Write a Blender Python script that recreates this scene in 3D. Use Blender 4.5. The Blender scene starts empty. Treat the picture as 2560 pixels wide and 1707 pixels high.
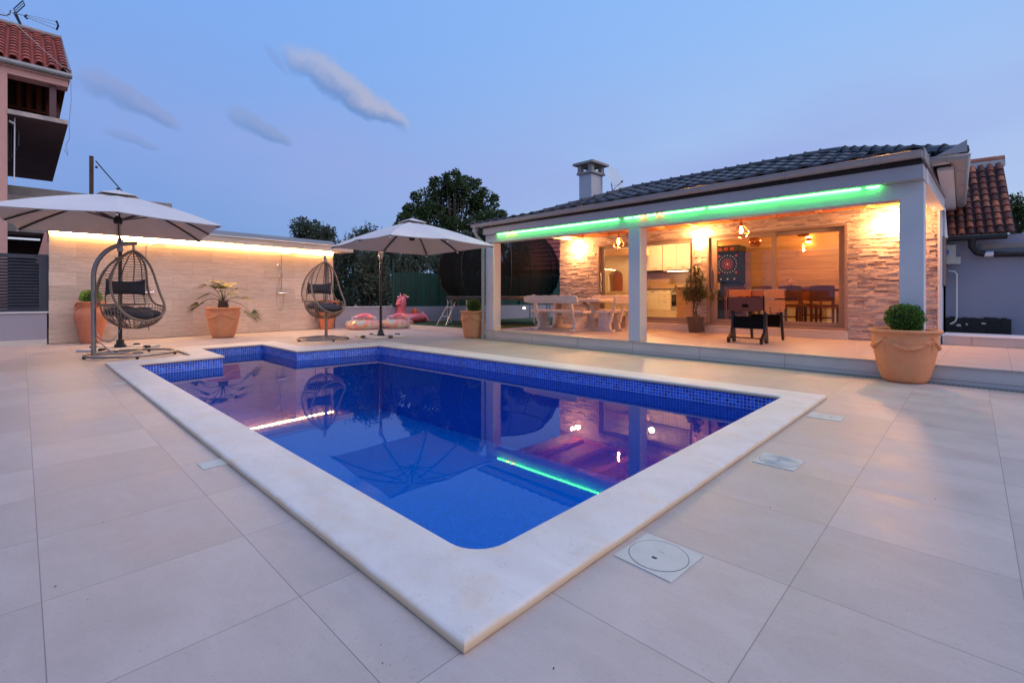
import bpy, math, random
from mathutils import Vector, Matrix, noise
PI = math.pi
C = bpy.context.scene.collection
rad = math.radians
random.seed(7)

# ---------------------------------------------------------------- camera
FPX, HY0, CAMH, YAW = 1188.0, 740.0, 1.1, rad(44.1)
cam = bpy.data.cameras.new('camera')
cam.sensor_width = 36; cam.lens = FPX / 2560 * 36
cam.shift_y = -(853.5 - HY0) / 2560
cam.clip_start = 0.05; cam.clip_end = 2000
camo = bpy.data.objects.new('camera', cam); C.objects.link(camo)
camo.location = (0, 0, CAMH); camo.rotation_euler = (PI / 2, 0, YAW)
bpy.context.scene.camera = camo
FW = Vector((-math.sin(YAW), math.cos(YAW), 0)); RT = Vector((math.cos(YAW), math.sin(YAW), 0))
CAM = Vector((0, 0, CAMH))

def ray(px, py): return FW + RT * ((px - 1280) / FPX) - Vector((0, 0, 1)) * ((py - HY0) / FPX)
def at(px, py, d): return CAM + ray(px, py) * d                 # world point of a photo position at depth d (metres)
def onz(px, py, z=0.0):
    r = ray(px, py); return CAM + r * ((z - CAMH) / r.z)

# ---------------------------------------------------------------- node helpers
class NT:
    def __init__(s, tree): s.t = tree; s.n = tree.nodes; s.l = tree.links
    def node(s, typ, **kw):
        n = s.n.new(typ)
        for k, v in kw.items():
            if k.startswith('i_'): n.inputs[k[2:].replace('_', ' ')].default_value = v
            else: setattr(n, k, v)
        return n
    def put(s, sock, v):
        if hasattr(v, 'is_output') or isinstance(v, bpy.types.NodeSocket): s.l.new(v, sock)
        elif v is not None: sock.default_value = v
    def math(s, op, a, b=None, c=None, clamp=False):
        n = s.n.new('ShaderNodeMath'); n.operation = op; n.use_clamp = clamp
        s.put(n.inputs[0], a)
        if b is not None: s.put(n.inputs[1], b)
        if c is not None: s.put(n.inputs[2], c)
        return n.outputs[0]
    def mix(s, f, a, b, blend='MIX'):
        n = s.n.new('ShaderNodeMix'); n.data_type = 'RGBA'; n.blend_type = blend
        s.put(n.inputs[0], f)
        for k, v in ((6, a), (7, b)):
            if isinstance(v, (tuple, list)) and len(v) == 3: v = (*v, 1)
            s.put(n.inputs[k], v)
        return n.outputs[2]
    def noise(s, vec, scale, detail=3, rough=0.55, dist=0.0):
        n = s.n.new('ShaderNodeTexNoise'); s.put(n.inputs['Vector'], vec)
        n.inputs['Scale'].default_value = scale; n.inputs['Detail'].default_value = detail
        n.inputs['Roughness'].default_value = rough; n.inputs['Distortion'].default_value = dist
        return n.outputs['Fac']
    def mapr(s, v, a, b, c=0.0, d=1.0, smooth=False):
        n = s.n.new('ShaderNodeMapRange'); s.put(n.inputs[0], v)
        if smooth: n.interpolation_type = 'SMOOTHSTEP'
        for i, q in enumerate((a, b, c, d)): n.inputs[i + 1].default_value = q
        return n.outputs[0]
    def scale(s, vec, sc, loc=(0, 0, 0), rot=(0, 0, 0)):
        n = s.n.new('ShaderNodeMapping'); s.put(n.inputs[0], vec)
        n.inputs['Scale'].default_value = sc; n.inputs['Location'].default_value = loc; n.inputs['Rotation'].default_value = rot
        return n.outputs[0]
    def sep(s, vec):
        n = s.n.new('ShaderNodeSeparateXYZ'); s.put(n.inputs[0], vec); return n.outputs
    def bump(s, h, strength=0.3, dist=0.01):
        n = s.n.new('ShaderNodeBump'); s.put(n.inputs['Height'], h)
        n.inputs['Strength'].default_value = strength; n.inputs['Distance'].default_value = dist
        return n.outputs[0]

# ---------------------------------------------------------------- world: dusk sky
def build_world():
    w = bpy.data.worlds.new('World'); bpy.context.scene.world = w; w.use_nodes = True
    t = NT(w.node_tree); t.n.clear()
    out = t.node('ShaderNodeOutputWorld'); bg = t.node('ShaderNodeBackground')
    t.l.new(bg.outputs[0], out.inputs[0])
    sky = t.node('ShaderNodeTexSky', sky_type='NISHITA', sun_disc=False)
    sky.sun_elevation = SUN_EL; sky.sun_rotation = SUN_ROT
    sky.air_density = 1.0; sky.dust_density = 0.6; sky.ozone_density = 1.6
    d = t.node('ShaderNodeTexCoord').outputs['Generated']
    def dot(v):
        n = t.node('ShaderNodeVectorMath', operation='DOT_PRODUCT'); t.l.new(d, n.inputs[0]); n.inputs[1].default_value = v
        return n.outputs['Value']
    z = t.sep(d)[2]
    zz = t.mapr(z, 0.0, 0.55, 0, 1, True)
    side = t.mapr(dot(tuple(RT)), -0.75, 0.75, 0, 1, True)
    # the dusk gradient of the air: bluer overhead, paler where the sun went down
    low = t.mix(side, (0.165, 0.325, 0.69), (0.55, 0.70, 0.90))
    high = t.mix(side, (0.215, 0.42, 0.90), (0.30, 0.53, 0.96))
    grad = t.mix(zz, low, high)
    pink = t.math('MULTIPLY', t.mapr(z, 0.06, 0.22, 0, 1, True), t.mapr(z, 0.22, 0.5, 1, 0, True))
    pv = t.noise(t.scale(d, (1.2, 1.2, 3.0)), 1.6, 3, 0.5)
    pink = t.math('MULTIPLY', pink, t.mapr(pv, 0.35, 0.65, 0.15, 0.75))
    grad = t.mix(pink, grad, (0.33, 0.41, 0.80))
    nis = t.mix(1.0, sky.outputs[0], (NIS, NIS, NIS), 'MULTIPLY')
    col = t.mix(0.93, nis, grad)
    # clouds, placed by direction
    nz = t.node('ShaderNodeTexNoise'); t.l.new(d, nz.inputs['Vector']); nz.inputs['Scale'].default_value = 9; nz.inputs['Detail'].default_value = 5
    nz2 = t.noise(t.scale(d, (1, 1, 1)), 26, 4, 0.6)
    def cloud(px, py, ang, L, W, dens, top, bot, taper=0.5):
        nonlocal col
        c = ray(px, py).normalized()
        right = Vector((0, 0, 1)).cross(c) * -1; right.normalize(); up = right.cross(c).normalized()
        if up.z < 0: up = -up
        a = rad(ang); U = right * math.cos(a) - up * math.sin(a); V = right * math.sin(a) + up * math.cos(a)
        k = c.length
        f = FPX * 1.0
        cc = dot(tuple(c))
        u = t.math('DIVIDE', dot(tuple(U)), t.math('MAXIMUM', cc, 0.05)); v = t.math('DIVIDE', dot(tuple(V)), t.math('MAXIMUM', cc, 0.05))
        u = t.math('DIVIDE', u, L); v = t.math('DIVIDE', v, W)
        v = t.math('ADD', v, t.mapr(nz.outputs['Fac'], 0.3, 0.7, -0.38, 0.38)); v = t.math('ADD', v, t.mapr(nz2, 0.3, 0.7, -0.22, 0.22))
        u = t.math('ADD', u, t.mapr(nz2, 0.3, 0.7, -0.06, 0.06))
        wid = t.mapr(u, -1, 1, 1.15, 1.15 - taper)
        vv = t.math('DIVIDE', v, wid)
        r2 = t.math('ADD', t.math('POWER', t.math('ABSOLUTE', u), 4.0), t.math('MULTIPLY', vv, vv))
        m = t.mapr(r2, 1.0, 0.15, 0, 1, True)
        m = t.math('MULTIPLY', m, dens); m = t.math('MULTIPLY', m, t.math('GREATER_THAN', cc, 0.3))
        m = t.math('MULTIPLY', m, t.mapr(u, -1.0, 0.2, 0.65, 1.0))
        shade = t.mapr(vv, -0.75, 0.35, 0, 1, True)
        col = t.mix(m, col, t.mix(shade, bot, top))
    cloud(872, 232, 27.5, 0.135, 0.033, 0.95, (0.41, 0.44, 0.62), (0.13, 0.25, 0.55), 0.5)
    cloud(650, 325, 25, 0.062, 0.022, 0.95, (0.25, 0.35, 0.62), (0.17, 0.29, 0.58))
    cloud(330, 252, 20, 0.078, 0.025, 0.9, (0.26, 0.34, 0.62), (0.17, 0.28, 0.57))
    cloud(330, 352, 14, 0.04, 0.009, 0.7, (0.24, 0.33, 0.62), (0.18, 0.29, 0.58))
    cloud(690, 150, 50, 0.03, 0.009, 0.6, (0.22, 0.34, 0.68), (0.20, 0.33, 0.68))
    t.l.new(col, bg.inputs[0]); bg.inputs[1].default_value = SKY_STR
SUN_EL, SUN_ROT, NIS, SKY_STR = rad(2.0), rad(150), 0.10, 0.86
build_world()
sl = bpy.data.lights.new('sun', 'SUN'); sl.energy = 1.15; sl.angle = rad(60); sl.color = (1.0, 0.76, 0.72)
so = bpy.data.objects.new('sun', sl); C.objects.link(so)
so.rotation_euler = (0, rad(42), rad(12))
sc = bpy.context.scene
sc.view_settings.view_transform = 'Standard'; sc.view_settings.look = 'None'
sc.view_settings.exposure = 0.27; sc.view_settings.gamma = 1.0
sc.render.engine = 'CYCLES'
sc.cycles.max_bounces = 8; sc.cycles.diffuse_bounces = 4; sc.cycles.glossy_bounces = 4; sc.cycles.transparent_max_bounces = 16
sc.cycles.transmission_bounces = 6
sc.cycles.sample_clamp_indirect = 4.0; sc.cycles.caustics_reflective = False
sc.cycles.use_denoising = True

# ---------------------------------------------------------------- materials
MATS = {}
def newmat(name):
    m = bpy.data.materials.new(name); m.use_nodes = True; t = NT(m.node_tree)
    p = t.n['Principled BSDF']; MATS[name] = m
    return m, t, p
def simple(name, col, rough=0.6, metal=0.0, var=0.12, vs=4.0, bump=0.0, bs=60.0, island=0.0, spec=0.5, stretch=(1, 1, 1)):
    m, t, p = newmat(name)
    o = t.node('ShaderNodeTexCoord').outputs['Object']; o = t.scale(o, stretch)
    n = t.noise(o, vs, 5, 0.6)
    k = t.mapr(n, 0.3, 0.7, 1 - var, 1 + var)
    if island:
        g = t.node('ShaderNodeNewGeometry').outputs['Random Per Island']
        k = t.math('MULTIPLY', k, t.mapr(g, 0, 1, 1 - island, 1 + island))
    c = t.mix(1.0, (*col, 1), t.node('ShaderNodeCombineColor').outputs[0], 'MULTIPLY')
    cc = t.n[-1] if False else None
    comb = [x for x in t.n if x.bl_idname == 'ShaderNodeCombineColor'][0]
    for i in range(3): t.l.new(k, comb.inputs[i])
    t.l.new(c, p.inputs['Base Color'])
    p.inputs['Roughness'].default_value = rough; p.inputs['Metallic'].default_value = metal
    p.inputs['Specular IOR Level'].default_value = spec
    if bump: t.l.new(t.bump(t.noise(o, bs, 3, 0.6), bump, 0.01), p.inputs['Normal'])
    return m
def emit(name, col, strength):
    m, t, p = newmat(name)
    p.inputs['Base Color'].default_value = (*[min(1, c) for c in col], 1)
    p.inputs['Emission Color'].default_value = (*col, 1); p.inputs['Emission Strength'].default_value = strength
    return m
def glassmat(name, tint=(0.97, 0.97, 0.95), gloss=1.0, ior=1.45, rough=0.0, bump=None):
    m, t, p = newmat(name); t.n.remove(p)
    tr = t.node('ShaderNodeBsdfTransparent'); tr.inputs[0].default_value = (*tint, 1)
    gl = t.node('ShaderNodeBsdfGlossy'); gl.inputs['Roughness'].default_value = rough
    fr = t.node('ShaderNodeFresnel'); fr.inputs[0].default_value = ior
    f = t.math('MULTIPLY', fr.outputs[0], gloss, clamp=True)
    mx = t.node('ShaderNodeMixShader'); t.l.new(f, mx.inputs[0]); t.l.new(tr.outputs[0], mx.inputs[1]); t.l.new(gl.outputs[0], mx.inputs[2])
    t.l.new(mx.outputs[0], t.n['Material Output'].inputs[0])
    if bump is not None:
        o = t.node('ShaderNodeTexCoord').outputs['Object']
        b = t.bump(t.noise(t.scale(o, bump[1]), bump[0], 2, 0.5), bump[2], bump[3])
        t.l.new(b, gl.inputs['Normal']); t.l.new(b, fr.inputs['Normal'])
    return m

def m_deck():
    m, t, p = newmat('deck_tile')
    o = t.node('ShaderNodeTexCoord').outputs['Object']; s = t.sep(o)
    tx, ty, gw = 0.635, 0.66, 0.0015
    def line(v, off, size):
        a = t.math('MODULO', t.math('ADD', v, 100 * size - off), size)
        a = t.math('ABSOLUTE', t.math('SUBTRACT', a, size / 2)); return t.math('GREATER_THAN', a, size / 2 - gw)
    g = t.math('MAXIMUM', line(s[0], -0.50, tx), line(s[1], 0.05, ty))
    ix = t.math('FLOOR', t.math('DIVIDE', t.math('SUBTRACT', s[0], -0.5), tx)); iy = t.math('FLOOR', t.math('DIVIDE', t.math('SUBTRACT', s[1], 0.05), ty))
    cv = t.node('ShaderNodeCombineXYZ'); t.l.new(ix, cv.inputs[0]); t.l.new(iy, cv.inputs[1])
    wn = t.node('ShaderNodeTexWhiteNoise', noise_dimensions='3D'); t.l.new(cv.outputs[0], wn.inputs['Vector'])
    off = t.node('ShaderNodeVectorMath', operation='MULTIPLY_ADD'); t.l.new(wn.outputs['Color'], off.inputs[0]); off.inputs[1].default_value = (9, 9, 9); t.l.new(o, off.inputs[2])
    v = off.outputs[0]
    n1 = t.noise(t.scale(v, (0.9, 1.5, 1)), 2.0, 4, 0.6, 0.6); n2 = t.noise(v, 90, 3, 0.7); n3 = t.noise(t.scale(v, (3, 22, 1)), 1.6, 4, 0.65, 0.3)
    n4 = t.noise(v, 420, 2, 0.5)
    c = t.mix(t.mapr(n1, 0.3, 0.7), (0.445, 0.375, 0.335), (0.54, 0.465, 0.42))
    c = t.mix(t.mapr(n3, 0.45, 0.75, 0, 0.16), c, (0.38, 0.31, 0.27)); c = t.mix(t.mapr(t.noise(v, 3.5, 5, 0.65, 1.0), 0.45, 0.75, 0, 0.4), c, (0.60, 0.51, 0.455))
    c = t.mix(t.mapr(n2, 0.56, 0.74, 0, 0.45), c, (0.30, 0.255, 0.22))
    c = t.mix(t.mapr(n4, 0.66, 0.72, 0, 0.5), c, (0.20, 0.165, 0.14))
    tone = t.mapr(wn.outputs['Value'], 0, 1, 0.84, 0.98)
    cc = t.node('ShaderNodeCombineColor')
    for i in range(3): t.l.new(tone, cc.inputs[i])
    c = t.mix(1.0, c, cc.outputs[0], 'MULTIPLY')
    c = t.mix(t.math('MULTIPLY', g, 0.9), c, (0.18, 0.155, 0.14))
    t.l.new(c, p.inputs['Base Color'])
    t.l.new(t.mapr(n1, 0.3, 0.7, 0.42, 0.58), p.inputs['Roughness'])
    p.inputs['Specular IOR Level'].default_value = 0.45
    h = t.math('SUBTRACT', t.math('MULTIPLY', n2, 0.25), g)
    t.l.new(t.bump(h, 0.35, 0.002), p.inputs['Normal'])
    return m
def m_coping():
    m, t, p = newmat('coping_stone')
    o = t.node('ShaderNodeTexCoord').outputs['Object']; s = t.sep(o)
    n1 = t.noise(t.scale(o, (1.2, 2.5, 1)), 2.0, 5, 0.6, 0.4); n2 = t.noise(o, 55, 4, 0.7); n3 = t.noise(t.scale(o, (1, 1, 1)), 14, 4, 0.6, 0.8)
    c = t.mix(t.mapr(n1, 0.3, 0.7), (0.60, 0.555, 0.50), (0.70, 0.66, 0.61))
    c = t.mix(t.mapr(n3, 0.58, 0.78, 0, 0.5), c, (0.50, 0.445, 0.385))
    c = t.mix(t.mapr(n2, 0.64, 0.72, 0, 0.75), c, (0.28, 0.245, 0.215))
    st = t.math('ADD', s[2], t.mapr(t.noise(o, 5, 3, 0.6), 0.3, 0.7, -0.007, 0.009))
    c = t.mix(t.mapr(st, 0.044, 0.022, 0, 0.9, True), c, (0.66, 0.46, 0.27))   # ochre water stain low on the bullnose
    c = t.mix(t.mapr(st, 0.012, 0.0, 0, 0.8, True), c, (0.42, 0.26, 0.13))
    t.l.new(c, p.inputs['Base Color']); p.inputs['Roughness'].default_value = 0.6
    t.l.new(t.bump(n2, 0.25, 0.003), p.inputs['Normal'])
    return m
def m_mosaic(name='pool_mosaic', grout=(0.36, 0.44, 0.62)):
    m, t, p = newmat(name)
    o = t.node('ShaderNodeTexCoord').outputs['Object']; nrm = t.node('ShaderNodeNewGeometry').outputs['Normal']
    s = t.sep(o); q = t.sep(nrm); S = 0.0385
    cells = []; lines = []
    for k in range(3):
        u = t.math('DIVIDE', t.math('ADD', s[k], 50.003), S)
        fr = t.math('FRACT', u); ln = t.math('GREATER_THAN', t.math('ABSOLUTE', t.math('SUBTRACT', fr, 0.5)), 0.415)
        facing = t.math('LESS_THAN', t.math('ABSOLUTE', q[k]), 0.5)
        lines.append(t.math('MULTIPLY', ln, facing)); cells.append(t.math('FLOOR', u))
    g = t.math('MAXIMUM', t.math('MAXIMUM', lines[0], lines[1]), lines[2])
    cv = t.node('ShaderNodeCombineXYZ')
    for k in range(3):
        facing = t.math('LESS_THAN', t.math('ABSOLUTE', q[k]), 0.5); t.l.new(t.math('MULTIPLY', cells[k], facing), cv.inputs[k])
    wn = t.node('ShaderNodeTexWhiteNoise', noise_dimensions='3D'); t.l.new(cv.outputs[0], wn.inputs['Vector'])
    rp = t.node('ShaderNodeValToRGB'); t.l.new(wn.outputs['Value'], rp.inputs[0]); e = rp.color_ramp.elements
    rp.color_ramp.interpolation = 'CONSTANT'
    e[0].position = 0; e[0].color = (0.006, 0.05, 0.46, 1); e[1].position = 0.8; e[1].color = (0.03, 0.19, 0.82, 1)
    for pos, c in ((0.25, (0.008, 0.08, 0.60, 1)), (0.5, (0.012, 0.12, 0.75, 1)), (0.92, (0.005, 0.03, 0.30, 1))):
        x = e.new(pos); x.color = c
    c = t.mix(g, rp.outputs[0], grout)
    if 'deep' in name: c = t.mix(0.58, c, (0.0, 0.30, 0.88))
    t.l.new(c, p.inputs['Base Color'])
    t.l.new(t.mapr(g, 0, 1, 0.15, 0.7), p.inputs['Roughness'])
    return m
def m_travertine():
    m, t, p = newmat('travertine_slab')
    o = t.node('ShaderNodeTexCoord').outputs['Object']; s = t.sep(o)
    v = t.node('ShaderNodeCombineXYZ'); t.l.new(s[1], v.inputs[0]); t.l.new(s[2], v.inputs[1])
    b = t.node('ShaderNodeTexBrick'); t.l.new(v.outputs[0], b.inputs['Vector'])
    b.offset = 0.5; b.inputs['Scale'].default_value = 1; b.inputs['Brick Width'].default_value = 0.95; b.inputs['Row Height'].default_value = 0.335
    b.inputs['Mortar Size'].default_value = 0.0018; b.inputs['Color1'].default_value = (0, 0, 0, 1); b.inputs['Color2'].default_value = (1, 1, 1, 1); b.inputs['Mortar'].default_value = (0.5, 0.5, 0.5, 1)
    ad = t.node('ShaderNodeVectorMath', operation='MULTIPLY_ADD'); t.l.new(b.outputs['Color'], ad.inputs[0]); ad.inputs[1].default_value = (0, 7, 13); t.l.new(o, ad.inputs[2])
    st = t.noise(t.scale(ad.outputs[0], (1, 1.1, 16)), 1.7, 6, 0.65, 0.5); fine = t.noise(t.scale(ad.outputs[0], (1, 5, 60)), 2.2, 4, 0.7, 0.2)
    pit = t.noise(t.scale(ad.outputs[0], (1, 6, 26)), 3.4, 4, 0.75, 0.3)
    c = t.mix(t.mapr(st, 0.33, 0.68), (0.53, 0.39, 0.28), (0.72, 0.59, 0.47))
    c = t.mix(t.mapr(fine, 0.52, 0.72, 0, 0.6), c, (0.40, 0.27, 0.18))
    c = t.mix(t.mapr(pit, 0.59, 0.67, 0, 0.9), c, (0.17, 0.11, 0.075))
    br = t.sep(b.outputs['Color'])[0]
    cc = t.node('ShaderNodeCombineColor'); k = t.mapr(br, 0, 1, 0.86, 1.09)
    for i in range(3): t.l.new(k, cc.inputs[i])
    c = t.mix(1.0, c, cc.outputs[0], 'MULTIPLY')
    c = t.mix(t.math('MULTIPLY', b.outputs['Fac'], 0.8), c, (0.22, 0.15, 0.10))
    t.l.new(c, p.inputs['Base Color']); p.inputs['Roughness'].default_value = 0.55
    t.l.new(t.bump(t.mapr(pit, 0.6, 0.7, 1, 0), 0.5, 0.004), p.inputs['Normal'])
    return m
def m_stone():
    m, t, p = newmat('ledger_stone')
    o = t.node('ShaderNodeTexCoord').outputs['Object']; g = t.node('ShaderNodeNewGeometry').outputs['Random Per Island']
    rp = t.node('ShaderNodeValToRGB'); t.l.new(g, rp.inputs[0]); e = rp.color_ramp.elements
    e[0].color = (0.24, 0.19, 0.19, 1); e[1].color = (0.64, 0.56, 0.53, 1)
    for pos, c in ((0.12, (0.36, 0.30, 0.29, 1)), (0.3, (0.49, 0.42, 0.40, 1)), (0.7, (0.57, 0.495, 0.465, 1))):
        x = e.new(pos); x.color = c
    n = t.noise(t.scale(o, (3, 3, 22)), 3.0, 5, 0.7, 0.4)
    c = t.mix(t.mapr(n, 0.4, 0.75, 0, 0.6), rp.outputs[0], (0.24, 0.19, 0.19))
    t.l.new(c, p.inputs['Base Color']); p.inputs['Roughness'].default_value = 0.8
    n2 = t.noise(t.scale(o, (1, 1, 2.5)), 34, 5, 0.7)
    t.l.new(t.bump(n2, 0.9, 0.02), p.inputs['Normal'])
    return m
def m_wood(name, a, b, axis=0, scale=1.0, rough=0.5, plank=0.0, crack=0.0):
    m, t, p = newmat(name)
    o = t.node('ShaderNodeTexCoord').outputs['Object']
    st = [14, 14, 14]; st[axis] = 0.9
    g = t.node('ShaderNodeNewGeometry').outputs['Random Per Island']
    ad = t.node('ShaderNodeVectorMath', operation='ADD'); t.l.new(o, ad.inputs[0]); cx = t.node('ShaderNodeCombineXYZ')
    for i in range(3): t.l.new(t.math('MULTIPLY', g, 31.0 + i), cx.inputs[i])
    t.l.new(cx.outputs[0], ad.inputs[1])
    n = t.noise(t.scale(ad.outputs[0], tuple(st)), scale, 5, 0.6, 0.8)
    c = t.mix(t.mapr(n, 0.3, 0.72), a, b)
    kn = t.noise(ad.outputs[0], 3.2 * scale, 2, 0.4)
    c = t.mix(t.mapr(kn, 0.70, 0.78, 0, 0.7), c, tuple(x * 0.35 for x in a))
    k = t.mapr(g, 0, 1, 0.85, 1.12); cc = t.node('ShaderNodeCombineColor')
    for i in range(3): t.l.new(k, cc.inputs[i])
    c = t.mix(1.0, c, cc.outputs[0], 'MULTIPLY')
    t.l.new(c, p.inputs['Base Color']); p.inputs['Roughness'].default_value = rough
    t.l.new(t.bump(n, 0.25, 0.004), p.inputs['Normal'])
    return m
def m_leaf(name, a, b, rough=0.5, trans=0.25):
    m, t, p = newmat(name)
    g = t.node('ShaderNodeNewGeometry').outputs['Random Per Island']
    o = t.node('ShaderNodeTexCoord').outputs['Object']
    n = t.noise(o, 1.6, 3, 0.6)
    k = t.math('ADD', t.math('MULTIPLY', g, 0.6), t.math('MULTIPLY', t.mapr(n, 0.3, 0.7), 0.4))
    c = t.mix(k, a, b)
    t.l.new(c, p.inputs['Base Color']); p.inputs['Roughness'].default_value = rough
    tl = t.node('ShaderNodeBsdfTranslucent'); t.l.new(c, tl.inputs[0])
    mx = t.node('ShaderNodeMixShader'); mx.inputs[0].default_value = trans
    t.l.new(p.outputs[0], mx.inputs[1]); t.l.new(tl.outputs[0], mx.inputs[2]); t.l.new(mx.outputs[0], t.n['Material Output'].inputs[0])
    return m
def m_terracotta(name='terracotta', base=(0.60, 0.235, 0.10)):
    m, t, p = newmat(name)
    o = t.node('ShaderNodeTexCoord').outputs['Object']; s = t.sep(o)
    n = t.noise(o, 5, 5, 0.6, 0.5); n2 = t.noise(o, 2.2, 3, 0.5, 1.0); n3 = t.noise(o, 70, 3, 0.6)
    c = t.mix(t.mapr(n, 0.3, 0.7), base, tuple(min(1, x * k) for x, k in zip(base, (1.08, 1.2, 1.35))))
    c = t.mix(t.mapr(n2, 0.54, 0.72, 0, 0.45), c, (0.66, 0.40, 0.24))
    c = t.mix(t.mapr(n2, 0.38, 0.28, 0, 0.5), c, (0.45, 0.15, 0.07))
    t.l.new(c, p.inputs['Base Color']); p.inputs['Roughness'].default_value = 0.75
    t.l.new(t.bump(t.math('ADD', n3, t.math('MULTIPLY', n, 2)), 0.3, 0.004), p.inputs['Normal'])
    return m
def m_patch(name, cols, scale, rough=0.4, alpha=None):
    m, t, p = newmat(name)
    o = t.node('ShaderNodeTexCoord').outputs['Object']
    v = t.node('ShaderNodeTexVoronoi'); t.l.new(o, v.inputs['Vector']); v.inputs['Scale'].default_value = scale
    rp = t.node('ShaderNodeValToRGB'); t.l.new(t.sep(v.outputs['Color'])[0], rp.inputs[0]); rp.color_ramp.interpolation = 'CONSTANT'
    e = rp.color_ramp.elements; e[0].color = (*cols[0], 1); e[1].position = 0.9; e[1].color = (*cols[-1], 1)
    for i, c in enumerate(cols[1:-1]): x = e.new((i + 1) / len(cols)); x.color = (*c, 1)
    t.l.new(rp.outputs[0], p.inputs['Base Color']); p.inputs['Roughness'].default_value = rough
    if alpha is not None: p.inputs['Alpha'].default_value = alpha
    return m

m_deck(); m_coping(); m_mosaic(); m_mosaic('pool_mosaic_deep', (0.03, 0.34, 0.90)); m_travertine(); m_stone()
simple('plaster_grey', (0.56, 0.55, 0.57), 0.85, var=0.05, vs=1.3, bump=0.5, bs=120)
simple('plaster_white', (0.66, 0.65, 0.66), 0.85, var=0.05, vs=1.3, bump=0.35, bs=140)
simple('plaster_blue_grey', (0.27, 0.29, 0.36), 0.85, var=0.07, vs=0.9, bump=0.3, bs=90)
simple('plaster_cream', (0.62, 0.52, 0.38), 0.8, var=0.05, vs=1.0)
simple('plaster_lilac', (0.34, 0.32, 0.36), 0.85, var=0.05, vs=1.0, bump=0.2, bs=90)
simple('plaster_pink', (0.60, 0.33, 0.27), 0.85, var=0.08, vs=1.5, bump=0.3, bs=50)
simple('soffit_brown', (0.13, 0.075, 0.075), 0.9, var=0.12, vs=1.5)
simple('concrete', (0.30, 0.27, 0.24), 0.9, var=0.25, vs=2.0, bump=0.6, bs=30)
simple('concrete_block', (0.46, 0.38, 0.34), 0.9, var=0.3, vs=3.0, bump=0.8, bs=18)
simple('step_tile', (0.60, 0.54, 0.48), 0.5, var=0.08, vs=1.6, stretch=(1, 1, 5))
simple('cover_metal', (0.27, 0.245, 0.225), 0.5, 0.3, var=0.08, vs=2)
simple('gutter_grey', (0.36, 0.335, 0.33), 0.42, 0.15, var=0.05, vs=2)
simple('fascia_grey', (0.40, 0.39, 0.40), 0.8, var=0.05, vs=2, bump=0.3, bs=120)
simple('dark_bitumen', (0.02, 0.016, 0.015), 0.7, var=0.3, vs=8, bump=0.6, bs=20)
simple('roof_tile_grey', (0.055, 0.055, 0.065), 0.55, var=0.2, vs=3, island=0.25, bump=0.2, bs=70)
simple('roof_tile_red', (0.37, 0.085, 0.055), 0.75, var=0.25, vs=5, island=0.3, bump=0.3, bs=50)
simple('window_frame_taupe', (0.25, 0.19, 0.165), 0.45, var=0.04, vs=3)
simple('chimney_stone', (0.34, 0.31, 0.28), 0.85, var=0.15, vs=6, bump=0.5, bs=50)
simple('black_metal', (0.018, 0.017, 0.018), 0.42, 0.3, var=0.1)
simple('bronze_metal', (0.30, 0.26, 0.24), 0.38, 0.7, var=0.12, vs=20)
simple('steel', (0.60, 0.59, 0.58), 0.25, 1.0, var=0.08, vs=30)
simple('chrome', (0.8, 0.8, 0.8), 0.08, 1.0, var=0.02)
simple('aluminium', (0.66, 0.66, 0.66), 0.4, 0.8, var=0.05)
simple('zinc', (0.30, 0.30, 0.29), 0.5, 0.5, var=0.15, vs=6)
simple('galvanised', (0.38, 0.37, 0.36), 0.35, 0.75, var=0.1, vs=25)
simple('fence_anthracite', (0.035, 0.042, 0.058), 0.45, var=0.12, vs=6)
simple('fence_green', (0.004, 0.045, 0.032), 0.6, var=0.3, vs=3, stretch=(1, 1, 0.2), bump=0.2, bs=40)
simple('net_black', (0.012, 0.012, 0.013), 0.8, var=0.1)
simple('turf', (0.035, 0.075, 0.016), 0.9, var=0.35, vs=14, bump=0.9, bs=180)
simple('ground_soil', (0.12, 0.10, 0.08), 0.95, var=0.2, vs=0.5)
simple('white_paint', (0.72, 0.72, 0.71), 0.4, var=0.03)
simple('lid_plastic', (0.54, 0.53, 0.46), 0.75, var=0.07, vs=9, bump=0.1, bs=120)
simple('seam_dark', (0.05, 0.05, 0.045), 0.8)
simple('canopy_fabric', (0.66, 0.62, 0.60), 0.85, var=0.05, vs=2.5, bump=0.15, bs=300)
simple('canopy_under', (0.62, 0.53, 0.46), 0.85, var=0.04, vs=2.5)
simple('charcoal_metal', (0.032, 0.028, 0.026), 0.4, 0.4, var=0.08)
simple('rattan', (0.28, 0.19, 0.125), 0.6, var=0.25, vs=60, bump=0.6, bs=220)
simple('cushion_charcoal', (0.055, 0.050, 0.055), 0.9, var=0.1, vs=10, bump=0.4, bs=160)
simple('soil', (0.02, 0.014, 0.01), 1.0, var=0.4, vs=40, bump=1.0, bs=60)
simple('bark', (0.10, 0.065, 0.04), 0.9, var=0.3, vs=12, bump=0.8, bs=40)
simple('black_board', (0.006, 0.006, 0.006), 0.9, spec=0.15)
simple('brown_board', (0.17, 0.060, 0.045), 0.8, var=0.08, spec=0.2)
simple('pot_brown', (0.075, 0.055, 0.05), 0.4, var=0.15, vs=8)
simple('cabinet_cream', (0.68, 0.59, 0.45), 0.5, var=0.03)
simple('worktop', (0.16, 0.11, 0.07), 0.4)
simple('floor_tile_light', (0.60, 0.50, 0.36), 0.35, var=0.05)
simple('dart_black', (0.012, 0.011, 0.010), 0.6, spec=0.2)
simple('dark_cloth', (0.06, 0.06, 0.065), 0.95, var=0.3, vs=5)
simple('copper', (0.62, 0.20, 0.09), 0.18, 1.0, var=0.05)
simple('slat_white', (0.5, 0.48, 0.44), 0.6)
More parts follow.
